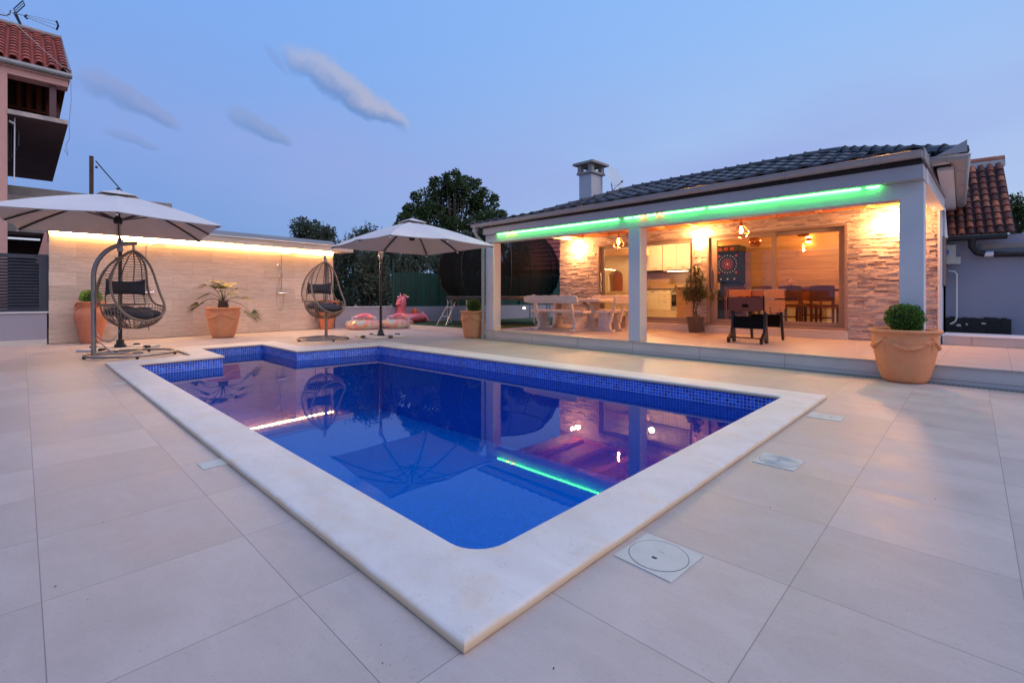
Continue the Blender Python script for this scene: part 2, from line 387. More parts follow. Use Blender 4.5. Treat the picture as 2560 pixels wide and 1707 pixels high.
simple('pink_vinyl', (0.80, 0.16, 0.19), 0.28, var=0.05, spec=0.8)
simple('pink_vinyl_pale', (0.85, 0.45, 0.48), 0.3, var=0.03)
simple('vinyl_purple', (0.10, 0.02, 0.28), 0.3)
simple('vinyl_yellow', (0.8, 0.42, 0.06), 0.3)
simple('vinyl_orange', (0.85, 0.15, 0.03), 0.3)
simple('sign_blue', (0.03, 0.07, 0.5), 0.5)
simple('sign_red', (0.45, 0.03, 0.02), 0.5)
simple('net_rail', (0.42, 0.40, 0.37), 0.4, 0.5)
simple('stain_white', (0.55, 0.52, 0.47), 0.9, var=0.2, vs=20)
simple('tar_black', (0.006, 0.007, 0.007), 0.6, var=0.5, vs=12, bump=1.0, bs=25)
m_wood('wood_whitewashed', (0.56, 0.46, 0.40), (0.76, 0.67, 0.61), 0, 1.4, 0.55)
m_wood('wood_orange', (0.52, 0.185, 0.06), (0.70, 0.30, 0.11), 1, 1.0, 0.45)
m_wood('wood_plank_wall', (0.42, 0.20, 0.085), (0.56, 0.31, 0.14), 0, 1.0, 0.45)
m_wood('wood_plank_kitchen', (0.50, 0.27, 0.12), (0.62, 0.38, 0.19), 0, 1.0, 0.45)
m_wood('wood_red_brown', (0.14, 0.03, 0.012), (0.22, 0.055, 0.022), 2, 1.5, 0.4)
m_wood('wood_particle', (0.34, 0.13, 0.055), (0.44, 0.19, 0.085), 1, 3.0, 0.5)
m_wood('wood_pole', (0.06, 0.04, 0.028), (0.12, 0.085, 0.06), 2, 1.5, 0.9)
m_leaf('leaf_broad', (0.014, 0.032, 0.008), (0.095, 0.145, 0.035))
m_leaf('leaf_olive', (0.024, 0.040, 0.020), (0.175, 0.215, 0.14))
m_leaf('leaf_box', (0.010, 0.040, 0.004), (0.15, 0.34, 0.03))
m_leaf('leaf_box_lit', (0.03, 0.12, 0.008), (0.16, 0.42, 0.03))  # boxwood leaf again, with the light falling on it put into the green
m_leaf('leaf_palm', (0.018, 0.030, 0.008), (0.055, 0.075, 0.02))
m_leaf('leaf_palm_dry', (0.12, 0.09, 0.02), (0.22, 0.14, 0.025))
m_leaf('leaf_dracaena', (0.018, 0.032, 0.008), (0.09, 0.12, 0.035))
m_terracotta(); m_terracotta('terracotta_pale', (0.74, 0.265, 0.105)); m_terracotta('terracotta_red', (0.55, 0.17, 0.075))
m_terracotta('barrel_tile', (0.34, 0.11, 0.06))
def m_barrel():
    m, t, p = newmat('barrel_tile_old')
    o = t.node('ShaderNodeTexCoord').outputs['Object']; g = t.node('ShaderNodeNewGeometry').outputs['Random Per Island']
    rp = t.node('ShaderNodeValToRGB'); t.l.new(g, rp.inputs[0]); e = rp.color_ramp.elements
    e[0].color = (0.075, 0.028, 0.022, 1); e[1].color = (0.52, 0.17, 0.075, 1)
    x = e.new(0.45); x.color = (0.20, 0.055, 0.035, 1); x = e.new(0.7); x.color = (0.34, 0.10, 0.05, 1)
    n = t.noise(o, 7, 4, 0.6, 0.6)
    c = t.mix(t.mapr(n, 0.5, 0.66, 0, 0.8), rp.outputs[0], (0.045, 0.02, 0.016))
    t.l.new(c, p.inputs['Base Color']); p.inputs['Roughness'].default_value = 0.85
m_barrel()
m_patch('confetti_vinyl', [(0.75, 0.45, 0.42), (0.75, 0.35, 0.18), (0.6, 0.55, 0.42), (0.45, 0.55, 0.5), (0.8, 0.3, 0.3), (0.7, 0.6, 0.55)], 9, 0.15, 0.72)
m_patch('clear_confetti', [(0.55, 0.5, 0.6), (0.75, 0.2, 0.25), (0.35, 0.4, 0.6), (0.8, 0.35, 0.15), (0.6, 0.6, 0.7), (0.75, 0.75, 0.8)], 12, 0.08, 0.48)
glassmat('window_glass', (0.93, 0.90, 0.84), 1.0, 1.5)
glassmat('clear_glass', (0.95, 0.95, 0.95), 1.0, 1.45)
glassmat('water_surface', (0.08, 0.90, 1.0), 1.0, 1.36, 0.0, (1.3, (1, 1, 1), 0.02, 0.01))
def m_net():
    m, t, p = newmat('mesh_net'); t.n.remove(p)
    tr = t.node('ShaderNodeBsdfTransparent'); df = t.node('ShaderNodeBsdfDiffuse'); df.inputs[0].default_value = (0.014, 0.014, 0.015, 1)
    mx = t.node('ShaderNodeMixShader'); mx.inputs[0].default_value = 0.62
    t.l.new(tr.outputs[0], mx.inputs[1]); t.l.new(df.outputs[0], mx.inputs[2]); t.l.new(mx.outputs[0], t.n['Material Output'].inputs[0])
m_net()
emit('led_green', (0.05, 1.0, 0.10), 40); emit('led_red', (1.0, 0.12, 0.03), 60); emit('led_warm', (1.0, 0.54, 0.20), 255)
emit('lamp_warm', (1.0, 0.46, 0.16), 620); emit('bulb_warm', (1.0, 0.42, 0.10), 90); emit('room_light', (1.0, 0.55, 0.20), 30)
emit('halogen', (1.0, 0.85, 0.6), 12); emit('dart_led', (0.6, 0.6, 0.7), 0.12); emit('dart_red', (0.5, 0.05, 0.02), 0.05); emit('tube_grey', (0.6, 0.65, 0.8), 0.7)

# ---------------------------------------------------------------- mesh builder
class MB:
    def __init__(s): s.v = []; s.f = []
    def add(s, vs, fs):
        o = len(s.v); s.v += [tuple(v) for v in vs]; s.f += [tuple(i + o for i in f) for f in fs]; return s
    def box(s, x0, x1, y0, y1, z0, z1, M=None):
        vs = [(x, y, z) for z in (z0, z1) for y in (y0, y1) for x in (x0, x1)]
        if M is not None: vs = [M @ Vector(v) for v in vs]
        return s.add(vs, [(0, 2, 3, 1), (4, 5, 7, 6), (0, 1, 5, 4), (2, 6, 7, 3), (0, 4, 6, 2), (1, 3, 7, 5)])
    def bar(s, a, b, w, h=None, up=(0, 0, 1)):
        a = Vector(a); b = Vector(b); h = h or w; d = (b - a); L = d.length; d.normalize(); u = Vector(up)
        if abs(d.dot(u)) > 0.99: u = Vector((0, 1, 0))
        x = d.cross(u).normalized(); y = x.cross(d).normalized()
        M = Matrix((( x.x, d.x, y.x, a.x), (x.y, d.y, y.y, a.y), (x.z, d.z, y.z, a.z), (0, 0, 0, 1)))
        return s.box(-w / 2, w / 2, 0, L, -h / 2, h / 2, M)
    def hexa(s, P):   # 8 points, bottom 4 then top 4, each counter-clockwise from above
        return s.add(P, [(3, 2, 1, 0), (4, 5, 6, 7), (0, 1, 5, 4), (1, 2, 6, 5), (2, 3, 7, 6), (3, 0, 4, 7)])
    def prism(s, pts, d0, d1, axis='y'):   # polygon in the plane normal to axis, extruded d0..d1
        n = len(pts)
        def mk(p, d): return {'y': (p[0], d, p[1]), 'x': (d, p[0], p[1]), 'z': (p[0], p[1], d)}[axis]
        vs = [mk(p, d0) for p in pts] + [mk(p, d1) for p in pts]
        fs = [tuple(range(n)), tuple(range(2 * n - 1, n - 1, -1))] + [(i, i + n, (i + 1) % n + n, (i + 1) % n) for i in range(n)]
        return s.add(vs, fs)
    def tube(s, path, r, n=8, closed=False, caps=True):
        P = [Vector(p) for p in path]; k = len(P); R = r if isinstance(r, (list, tuple)) else [r] * k
        prev = None; rings = []
        for i in range(k):
            if closed: d = P[(i + 1) % k] - P[i - 1]
            else: d = P[min(i + 1, k - 1)] - P[max(i - 1, 0)]
            if d.length < 1e-9: d = Vector((0, 0, 1))
            d.normalize()
            if prev is None:
                u = Vector((0, 0, 1)) if abs(d.z) < 0.9 else Vector((1, 0, 0)); x = d.cross(u).normalized()
            else:
                x = prev - d * prev.dot(d); x = x.normalized() if x.length > 1e-6 else d.orthogonal().normalized()
            prev = x; y = d.cross(x)
            rings.append([P[i] + (x * math.cos(2 * PI * j / n) + y * math.sin(2 * PI * j / n)) * R[i] for j in range(n)])
        vs = [v for rg in rings for v in rg]; fs = []
        for i in range(k if closed else k - 1):
            a = i * n; b = ((i + 1) % k) * n
            for j in range(n): fs.append((a + j, a + (j + 1) % n, b + (j + 1) % n, b + j))
        if not closed and caps: fs += [tuple(range(n - 1, -1, -1)), tuple(range((k - 1) * n, k * n))]
        return s.add(vs, fs)
    def lathe(s, prof, n=32, c=(0, 0, 0), sx=1.0, sy=1.0):
        vs = []; fs = []; k = len(prof)
        for r, z in prof:
            for j in range(n): vs.append((c[0] + r * sx * math.cos(2 * PI * j / n), c[1] + r * sy * math.sin(2 * PI * j / n), c[2] + z))
        for i in range(k - 1):
            for j in range(n): fs.append((i * n + j, i * n + (j + 1) % n, (i + 1) * n + (j + 1) % n, (i + 1) * n + j))
        if prof[0][0] > 1e-6: fs.append(tuple(range(n - 1, -1, -1)))
        if prof[-1][0] > 1e-6: fs.append(tuple(range((k - 1) * n, k * n)))
        return s.add(vs, fs)
    def ball(s, c, r, n=16, m=10, sc=(1, 1, 1)):
        prof = [(max(1e-7, math.sin(PI * i / m)) , -math.cos(PI * i / m)) for i in range(m + 1)]
        vs = []; fs = []
        for rr, z in prof:
            for j in range(n): vs.append((c[0] + r * sc[0] * rr * math.cos(2 * PI * j / n), c[1] + r * sc[1] * rr * math.sin(2 * PI * j / n), c[2] + r * sc[2] * z))
        for i in range(m):
            for j in range(n): fs.append((i * n + j, i * n + (j + 1) % n, (i + 1) * n + (j + 1) % n, (i + 1) * n + j))
        return s.add(vs, fs)
    def leaf(s, c, size, d, nrm=None, asp=0.5):
        d = Vector(d).normalized(); u = Vector(nrm) if nrm is not None else Vector((random.gauss(0, 1), random.gauss(0, 1), random.gauss(0, 1)))
        x = d.cross(u); x = x.normalized() if x.length > 1e-6 else d.orthogonal().normalized(); c = Vector(c)
        return s.add([c - d * size * .5, c + x * size * asp * .5, c + d * size * .5, c - x * size * asp * .5], [(0, 1, 2, 3)])
    def build(s, name, mat, parent=None, smooth=False, bevel=0.0, loc=None, solid=0.0, weld=False):
        me = bpy.data.meshes.new(name); me.from_pydata(s.v, [], s.f); me.update()
        me.materials.append(MATS[mat]); o = bpy.data.objects.new(name, me); C.objects.link(o)
        if parent is not None: o.parent = parent
        if loc is not None: o.location = loc
        if smooth:
            for p in me.polygons: p.use_smooth = True
            try:
                me.set_sharp_from_angle(angle=rad(40))
            except Exception: pass
        if solid: md = o.modifiers.new('solid', 'SOLIDIFY'); md.thickness = solid; md.offset = 0
        if bevel:
            md = o.modifiers.new('bevel', 'BEVEL'); md.width = bevel; md.segments = 2; md.limit_method = 'ANGLE'; md.angle_limit = rad(40); md.use_clamp_overlap = True
        return o
def tag(o, label=None, cat=None, group=None, kind=None):
    if label: o['label'] = label
    if cat: o['category'] = cat
    if group: o['group'] = group
    if kind: o['kind'] = kind
    return o
def thing(name, label, cat, loc=(0, 0, 0), rz=0.0, group=None):
    o = bpy.data.objects.new(name, None); C.objects.link(o); o.location = loc; o.rotation_euler = (0, 0, rz)
    o.empty_display_size = 0.1
    return tag(o, label, cat, group)
def copy_tree(o, loc=None, rz=None, label=None):
    def rec(a, par):
        c = a.copy(); C.objects.link(c)
        if par is not None: c.parent = par
        for ch in list(a.children): rec(ch, c)
        return c
    r = rec(o, None)
    if loc is not None: r.location = loc
    if rz is not None: r.rotation_euler = (0, 0, rz)
    if label: r['label'] = label
    return r
def lamp(name, kind, loc, power, color, parent=None, **kw):
    l = bpy.data.lights.new(name, kind); l.energy = power; l.color = color
    for k, v in kw.items(): setattr(l, k, v)
    o = bpy.data.objects.new(name, l); C.objects.link(o); o.location = loc
    if parent is not None: o.parent = parent
    return o

# house frame: x along the front, y into the house
HA = rad(-1.5); HO = Vector((0, 8.05, 0)); HX = Vector((math.cos(HA), math.sin(HA), 0)); HYv = Vector((-math.sin(HA), math.cos(HA), 0))
def hp(x, y, z=0.0): return HO + HX * x + HYv * y + Vector((0, 0, z))

# ================================================================ SETTING
from mathutils.geometry import tessellate_polygon
NEARC = (-1.45, 1.29)
inner = []; outer = []
def pair(i, o): inner.append(Vector((*i, 0))); outer.append(Vector((*o, 0)))
def arc(cx, cy, r, a0, a1, o, n=8):
    for k in range(n + 1):
        a = rad(a0 + (a1 - a0) * k / n); pair((cx + r * math.cos(a), cy + r * math.sin(a)), o)
R1, R2 = 0.17, 0.05
arc(-1.45 - R1, 1.29 + R1, R1, -90, 0, (-1.12, 0.945))
arc(-1.45 - R2, 5.60 - R2, R2, 0, 90, (-1.12, 6.0), 4)
arc(-9.25 + R2, 5.38 - R2, R2, 90, 180, (-9.90, 5.93), 4)
pair((-9.42, 3.70), (-10.02, 4.14))
arc(-11.30 + R2, 3.70 - R2, R2, 90, 180, (-11.82, 4.14), 4)
arc(-11.25 + R2, 2.53 + R2, R2, 180, 270, (-11.80, 2.13), 4)
pair((-9.52, 2.50), (-10.10, 2.14))
arc(-9.40 + R2, 1.265 + R2, R2, 180, 270, (-9.98, 0.93), 4)
N = len(inner)
def sheet_with_hole(name, mat, rect, hole, z, kind='structure'):
    x0, x1, y0, y1 = rect
    out = [Vector((x0, y0, z)), Vector((x1, y0, z)), Vector((x1, y1, z)), Vector((x0, y1, z))]
    hl = [Vector((p.x, p.y, z)) for p in reversed(hole)]
    tri = tessellate_polygon([out, hl]); allv = out + hl
    fs = []
    for a, b, c in tri:
        n = (allv[b] - allv[a]).cross(allv[c] - allv[a]).z
        fs.append((a, b, c) if n > 0 else (a, c, b))
    return tag(MB().add(allv, fs).build(name, mat), kind=kind)
# coping with a rounded nose on both edges
prof = [(0.004, 0.0), (-0.004, 0.006), (-0.007, 0.016), (-0.005, 0.026), (0.002, 0.034), (0.014, 0.040), (0.030, 0.042), (-0.030, 0.042), (-0.014, 0.040), (-0.002, 0.034), (0.005, 0.026), (0.007, 0.016), (0.004, 0.006), (-0.004, 0.0)]
mb = MB(); K = len(prof)
seen = []; dedup = []
for i in range(N):
    I, O = inner[i], outer[i]; w = (I - O).length; d = (I - O) / w
    for k, (dx, z) in enumerate(prof):
        q = (O + d * dx) if k < 7 else (I + d * dx)
        mb.v.append((q.x, q.y, z))
for i in range(N):
    j = (i + 1) % N
    for k in range(K - 1): mb.f.append((i * K + k, j * K + k, j * K + k + 1, i * K + k + 1))
co = tag(mb.build('pool_coping', 'coping_stone', smooth=True), kind='structure')
cin = [Vector((p.x, p.y, 0)) + (o - p).normalized() * 0.03 for p, o in zip(inner, outer)]
cout = [Vector((o.x, o.y, 0)) + (p - o).normalized() * 0.02 for p, o in zip(inner, outer)]
hole_out = []
for p in cout:
    if not hole_out or (p - hole_out[-1]).length > 0.08: hole_out.append(p)
sheet_with_hole('deck', 'deck_tile', (-17.5, 14, -14, 9.2), hole_out, 0.0)
sheet_with_hole('ground', 'ground_soil', (-400, 300, -300, 500), hole_out, -0.05)
mb = MB(); D = -1.35
for p in cin: mb.v += [(p.x, p.y, 0.008), (p.x, p.y, -.152)]
low_ = MB()
for p in cin: low_.v += [(p.x, p.y, -.152), (p.x, p.y, D)]
for i in range(N):
    j = (i + 1) % N; mb.f.append((2 * i, 2 * j, 2 * j + 1, 2 * i + 1)); low_.f.append((2 * i, 2 * j, 2 * j + 1, 2 * i + 1))
tag(low_.build('pool_basin', 'pool_mosaic_deep'), kind='structure')
tag(mb.build('pool_wall', 'pool_mosaic'), kind='structure')
flo = [Vector((p.x, p.y, D)) for p in cin]
tri = tessellate_polygon([flo]); mb = MB().add(flo, [(a, b, c) if (flo[b] - flo[a]).cross(flo[c] - flo[a]).z > 0 else (a, c, b) for a, b, c in tri])
tag(mb.build('pool_floor', 'pool_mosaic_deep'), kind='structure')
wat = [Vector((p.x, p.y, -0.152)) for p in cin]
mb = MB().add(wat, [(a, b, c) if (wat[b] - wat[a]).cross(wat[c] - wat[a]).z > 0 else (a, c, b) for a, b, c in tri])
tag(mb.build('pool_water', 'water_surface'), kind='structure')
# lawn behind its kerb
tag(MB().prism([(-15.9, 9.22), (-9.1, 9.22), (-9.3, 19.0), (-14.6, 19.0)], -0.02, 0.12, 'z').build('lawn', 'turf'), kind='structure')
tag(MB().box(-15.75, -9.06, 9.10, 9.219, 0.0, 0.135).build('lawn_kerb', 'step_tile', bevel=0.004), kind='structure')
# terrace of the house (one step up)
terr = bpy.data.objects.new('terrace', None); C.objects.link(terr); terr.location = HO; terr.rotation_euler = (0, 0, HA); tag(terr, kind='structure')
mb = MB().box(-8.98, 9.0, 0.0, 3.38, 0.002, 0.212); mb.build('terrace_step', 'step_tile', terr)
def m_porch():
    m, t, p = newmat('porch_tile')
    o = t.node('ShaderNodeTexCoord').outputs['Object']; s = t.sep(o)
    def line(v, off, size, gw=0.0028):
        a = t.math('MODULO', t.math('ADD', v, 100 * size - off), size); a = t.math('ABSOLUTE', t.math('SUBTRACT', a, size / 2)); return t.math('GREATER_THAN', a, size / 2 - gw)
    g = t.math('MAXIMUM', line(s[0], 0.33, 0.66), line(s[1], 0.0, 0.66))
    n = t.noise(t.scale(o, (0.7, 3, 1)), 2.5, 4, 0.6, 0.5); n2 = t.noise(t.scale(o, (2.5, 16, 1)), 1.3, 4, 0.65, 0.3)
    c = t.mix(t.mapr(n, 0.3, 0.7), (0.44, 0.38, 0.33), (0.54, 0.48, 0.43)); c = t.mix(t.mapr(n2, 0.5, 0.72, 0, 0.5), c, (0.34, 0.27, 0.22))
    c = t.mix(t.math('MULTIPLY', g, 0.75), c, (0.16, 0.13, 0.11)); t.l.new(c, p.inputs['Base Color']); p.inputs['Roughness'].default_value = 0.42
m_porch()
MB().box(-9.0, 9.0, -0.02, 3.38, 0.214, 0.234).build('terrace_floor', 'porch_tile', terr, bevel=0.003)
mb = MB()
for k in range(14): mb.box(-8.66 + k * 1.32, -8.657 + k * 1.32, -0.0025, 0.0, 0.01, 0.212)
mb.box(-8.98, 9, -0.002, 0, 0.055, 0.058); mb.build('joint', 'seam_dark', terr)
MB().box(-0.47, 9.0, 3.40, 4.25, 0.20, 0.385).build('plinth', 'step_tile', terr)
MB().box(-0.485, 9.0, 3.385, 4.27, 0.386, 0.408).build('plinth_cap', 'plaster_white', terr, bevel=0.004)
mb = MB()
for k in range(14): mb.box(-0.1 + k * 0.66, -0.096 + k * 0.66, 3.396, 3.40, 0.234, 0.385)
mb.build('plinth_joint', 'seam_dark', terr)
# slot drain along the step
dr = thing('slot_drain', 'long narrow slotted steel drain channel along the foot of the terrace step', 'drain', HO, HA)
MB().box(-8.9, 9, -0.075, -0.004, 0.001, 0.012).build('cover_strip', 'galvanised', dr)
mb = MB().box(-8.9, 9, -0.140, -0.076, 0.0005, 0.006); mb.build('grate', 'zinc', dr)
mb = MB()
for k in range(300): mb.box(-3.6 + k * 0.045, -3.6 + k * 0.045 + 0.026, -0.128, -0.088, 0.0062, 0.0072)
mb.build('slot', 'seam_dark', dr)

# covers set in the deck
def lid(name, label, corners, style):
    c = sum((Vector((*q, 0)) for q in corners), Vector()) / 4
    ex = (Vector((*corners[1], 0)) - Vector((*corners[0], 0))); ang = math.atan2(ex.y, ex.x); w = ex.length
    h = (Vector((*corners[3], 0)) - Vector((*corners[0], 0))).length
    r = thing(name, label, 'pool cover', (c.x, c.y, 0), ang)
    MB().box(-w / 2, w / 2, -h / 2, h / 2, 0.0005, 0.004).build('frame', 'lid_plastic', r, bevel=0.001)
    if style != 'plain':
        R = min(w, h) * 0.46
        if style == 'rect':
            for s in (-1, 1): MB().box(s * 0.04 - 0.012, s * 0.04 + 0.012, -0.004, 0.004, 0.0042, 0.005).build('finger_hole', 'seam_dark', r)
        else:
            ring = [(R * math.cos(2 * PI * k / 48), R * math.sin(2 * PI * k / 48), 0.0045) for k in range(48)]
            MB().tube(ring, 0.0009, 4, True).build('seam', 'seam_dark', r)
            MB().lathe([(R * 0.985, 0.004), (R * 0.985, 0.0052), (0.0, 0.0056)], 40).build('lid', 'lid_plastic', r)
            if style == 'ribbed':
                mb = MB()
                for k in range(12): mb.tube([(R * (0.2 + 0.06 * k) * math.cos(2 * PI * j / 40), R * (0.2 + 0.06 * k) * math.sin(2 * PI * j / 40), 0.0056) for j in range(40)], 0.0012, 4, True)
                mb.build('rib', 'lid_plastic', r); MB().box(-0.012, 0.012, -0.004, 0.004, 0.0055, 0.0068).build('finger_hole', 'seam_dark', r)
            else:
                for s in (-1, 1):
                    mb = MB().prism([(-0.012, 0.0), (0.012, 0.0), (0.009, s * 0.014), (-0.009, s * 0.014)], 0.0052, 0.0066, 'z')
                    o = mb.build('finger_hole', 'seam_dark' if s < 0 else 'stain_white', r); o.location = (0, s * 0.026, 0)
    return r
lid('access_cover', 'large square cream cover with a round lid, nearest to the camera beside the pool coping', [(-1.087, 2.019), (-0.823, 2.006), (-0.823, 1.736), (-1.088, 1.746)], 'round')
lid('access_cover', 'cream square cover with a ribbed round lid, middle of three in right deck', [(-1.051, 3.638), (-0.805, 3.634), (-0.806, 3.369), (-1.046, 3.38)], 'ribbed')
lid('access_cover', 'cream cover with two small holes beside the right far corner of coping', [(-1.091, 5.215), (-0.83, 5.221), (-0.83, 4.971), (-1.092, 4.984)], 'rect')
lid('skimmer_cover', 'plain cream skimmer cover tucked against the left coping, nearer one', [(-3.647, 0.960), (-3.50, 0.960), (-3.50, 0.80), (-3.647, 0.80)], 'plain')
lid('skimmer_cover', 'small plain cream cover against the left coping, near its far left corner', [(-7.76, 0.93), (-7.65, 0.93), (-7.65, 0.80), (-7.76, 0.80)], 'plain')

# ================================================================ POOL HOUSE
H = thing('pool_house', 'single storey pool house with stacked stone front, open porch and dark tiled roof', 'house', HO, HA)
W = 3.35
O1 = (-7.86, -5.0, 0.42, 2.567); O2 = (-4.69, -1.87, 0.42, 2.55)
XL, XR, YB = -9.27, -0.50, 7.45
mb = MB()
mb.box(XL, O1[0], W, W + .22, 0, 2.95).box(O1[1], O2[0], W, W + .22, 0, 2.95).box(O2[1], XR, W, W + .22, 0, 2.95)
for o in (O1, O2): mb.box(o[0], o[1], W, W + .22, o[3], 2.95).box(o[0], o[1], W, W + .22, 0, o[2] - 0.02)
mb.build('front_wall', 'plaster_grey', H)
mb = MB(); z = 0.236; rnd = random.Random(3)
while z < 2.86:
    h = rnd.choice((0.028, 0.034, 0.040, 0.046)); x = XL - 0.01
    while x < XR - 0.04:
        L = rnd.uniform(0.07, 0.34); x1 = min(x + L, XR - 0.035); cx = (x + x1) / 2; skip = False
        segs = [(x, x1)]
        for o in (O1, O2):
            if z + h > o[2] - 0.03 - 0.16 * 0 and z < o[3]:
                ns = []
                for a, b in segs:
                    if b <= o[0] or a >= o[1]: ns.append((a, b))
                    else:
                        if a < o[0]: ns.append((a, o[0]))
                        if b > o[1]: ns.append((o[1], b))
                segs = ns
        for a, b in segs:
            if b - a > 0.012:
                d = rnd.uniform(0.012, 0.040); t = rnd.uniform(-0.004, 0.004)
                P = [(a, W - d - t, z), (b - .002, W - d + t, z), (b - .002, W + .004, z), (a, W + .004, z), (a, W - d - t + rnd.uniform(-.005, .005), z + h - .0015), (b - .002, W - d + t + rnd.uniform(-.005, .005), z + h - .0015), (b - .002, W + .004, z + h - .0015), (a, W + .004, z + h - .0015)]
                mb.hexa(P)
        x = x1
    z += h
mb.build('stone_cladding', 'ledger_stone', H)
# side and rear walls
mb = MB().hexa([(XR - .2, W + .22, 0), (XR, W - 0.04, 0), (XR - .13, YB, 0), (XR - .33, YB, 0), (XR - .2, W + .22, 2.95), (XR, W - 0.04, 2.95), (XR - .13, YB, 2.95), (XR - .33, YB, 2.95)])
mb.build('side_wall', 'plaster_white', H)
MB().box(XR - 0.034, XR - 0.001, W - 0.045, W - 0.041, 0.236, 2.86).build('corner_trim', 'plaster_white', H)
MB().box(XL, XL + .2, W + .22, YB, 0, 2.95).build('side_wall', 'plaster_grey', H)
MB().box(XL, XR - .13, YB, YB + .2, 0, 2.95).build('rear_wall', 'plaster_grey', H)
MB().box(XR - 0.055, XR + 0.006, 4.25, 4.95, 1.3, 2.25).build('side_window', 'window_frame_taupe', H, bevel=0.01)
# interior shell
MB().box(XL + .2, XR - .3, W + .22, YB, 0.30, 0.42).build('room_floor', 'floor_tile_light', H)
MB().box(XL + .2, XR - .3, W + .22, YB, 2.90, 2.94).build('room_ceiling', 'plaster_cream', H)
MB().box(XL + .2, XL + .22, W + .22, YB, 0.42, 2.9).build('room_wall', 'plaster_cream', H)
mb = MB()
for k in range(14): mb.box(-6.35, XR - .31, 6.70, 6.73, 0.76 + k * 0.155, 0.76 + k * 0.155 + 0.149)
mb.box(-6.35, XR - .31, 6.73, 6.75, 0.42, 2.9)
mb.build('plank_lining', 'wood_plank_wall', H)
MB().box(-6.35, XR - .31, 6.69, 6.728, 0.42, 0.755).build('wainscot', 'plaster_cream', H)
mb = MB()
for k in range(16): mb.box(-6.37, -6.345, 6.2, 6.70, 0.43 + k * 0.155, 0.43 + k * 0.155 + 0.149)
mb.build('plank_return', 'wood_plank_wall', H)
mb = MB()
for k in range(16): mb.box(XR - .36, XR - .335, W + .25, 6.69, 0.43 + k * 0.155, 0.43 + k * 0.155 + 0.149)
mb.build('plank_side', 'wood_plank_wall', H)
# tiled sill risers under the doors
for o in (O1, O2):
    MB().box(o[0] - 0.0, o[1] + 0.0, 3.20, W + .2, 0.236, 0.385).build('door_step', 'step_tile', H)
    MB().box(o[0] - 0.0, o[1] + 0.0, 3.185, W + .2, 0.386, 0.402).build('door_sill', 'step_tile', H, bevel=0.003)
def slider(o, xm, wr=0.07, wl=0.07):
    x0, x1, z0, z1 = o; z0 -= 0.018
    y0, y1 = W + 0.02, W + 0.16
    f = MB().box(x0, x0 + .05, y0 - .06, y1, z0, z1).box(x1 - .05, x1, y0 - .06, y1, z0, z1).box(x0 + .05, x1 - .05, y0 - .06, y1, z1 - .05, z1).box(x0 + .05, x1 - .05, y0 - .06, y1, z0, z0 + .05)
    fr = f.build('sliding_door', 'window_frame_taupe', H, bevel=0.004)
    for (a, b, yy, wl_, wr_) in ((x0 + .05, xm + .05, y0 + .01, wl, .075), (xm - .05, x1 - .05, y0 + .075, .075, wr)):
        m = MB().box(a, a + wl_, yy, yy + .05, z0 + .05, z1 - .05).box(b - wr_, b, yy, yy + .05, z0 + .05, z1 - .05).box(a + wl_, b - wr_, yy, yy + .05, z1 - .13, z1 - .05).box(a + wl_, b - wr_, yy, yy + .05, z0 + .05, z0 + .15)
        m.build('sash', 'window_frame_taupe', fr, bevel=0.004)
        MB().box(a + wl_, b - wr_, yy + .022, yy + .028, z0 + .15, z1 - .13).build('pane', 'window_glass', fr)
    MB().bar((x0 + .10 if xm else x0, y0 - .02, 1.2), (x0 + .10, y0 - .02, 1.75), .02).build('handle', 'steel', fr)
slider(O1, -6.45, 0.08, 0.12); slider(O2, -3.24, 0.12, 0.17)

# pillars, beam, fascia
for (x0, x1, n) in ((-8.975, -8.685, 0), (-4.786, -4.539, 1), (-0.696, -0.449, 2)):
    zt = 2.44 - 0.03 * n
    p = MB().box(x0, x1, 0.0, 0.26, 0.236, zt).build('pillar', 'plaster_grey', H, bevel=0.004)
    MB().box(x1, x1 + .004, 0.02, 0.256, 0.236, 0.315).build('base_tile', 'step_tile', p)
def span(name, mat, xa, xb, y0, y1, za0, za1, zb0, zb1, bevel=0.0):
    return MB().hexa([(xa, y0, za0), (xb, y0, zb0), (xb, y1, zb0), (xa, y1, za0), (xa, y0, za1), (xb, y0, zb1), (xb, y1, zb1), (xa, y1, za1)]).build(name, mat, H, bevel=bevel)
span('beam', 'plaster_grey', -8.975, -0.449, 0.0, 0.26, 2.455, 2.645, 2.375, 2.585, 0.003)
span('fascia', 'fascia_grey', -8.90, -0.44, -0.16, 0.30, 2.646, 2.80, 2.586, 2.765, 0.003)
span('membrane', 'dark_bitumen', -8.90, -0.45, -0.15, 0.3, 2.801, 2.85, 2.766, 2.84)
MB().box(-8.975, -8.73, 0.262, W - .06, 2.80, 2.93).build('side_beam', 'plaster_grey', H)
# wooden porch ceiling and rafters
mb = MB()
x = -8.70
while x < -0.50: mb.box(x, x + 0.135, 0.302, W - 0.05, 2.905, 2.925); x += 0.14
mb.build('ceiling_boards', 'wood_orange', H)
mb = MB()
for k in range(10): mb.box(-8.4 + k * 0.86, -8.30 + k * 0.86, 0.31, W - 0.14, 2.80, 2.904)
mb.build('rafter', 'wood_orange', H)
MB().box(-8.72, -0.60, W - 0.135, W - 0.045, 2.80, 2.90).build('wall_plate', 'wood_orange', H)
MB().box(-8.72, -0.60, 0.301, 0.38, 2.60, 2.78).build('wall_plate', 'wood_orange', H)
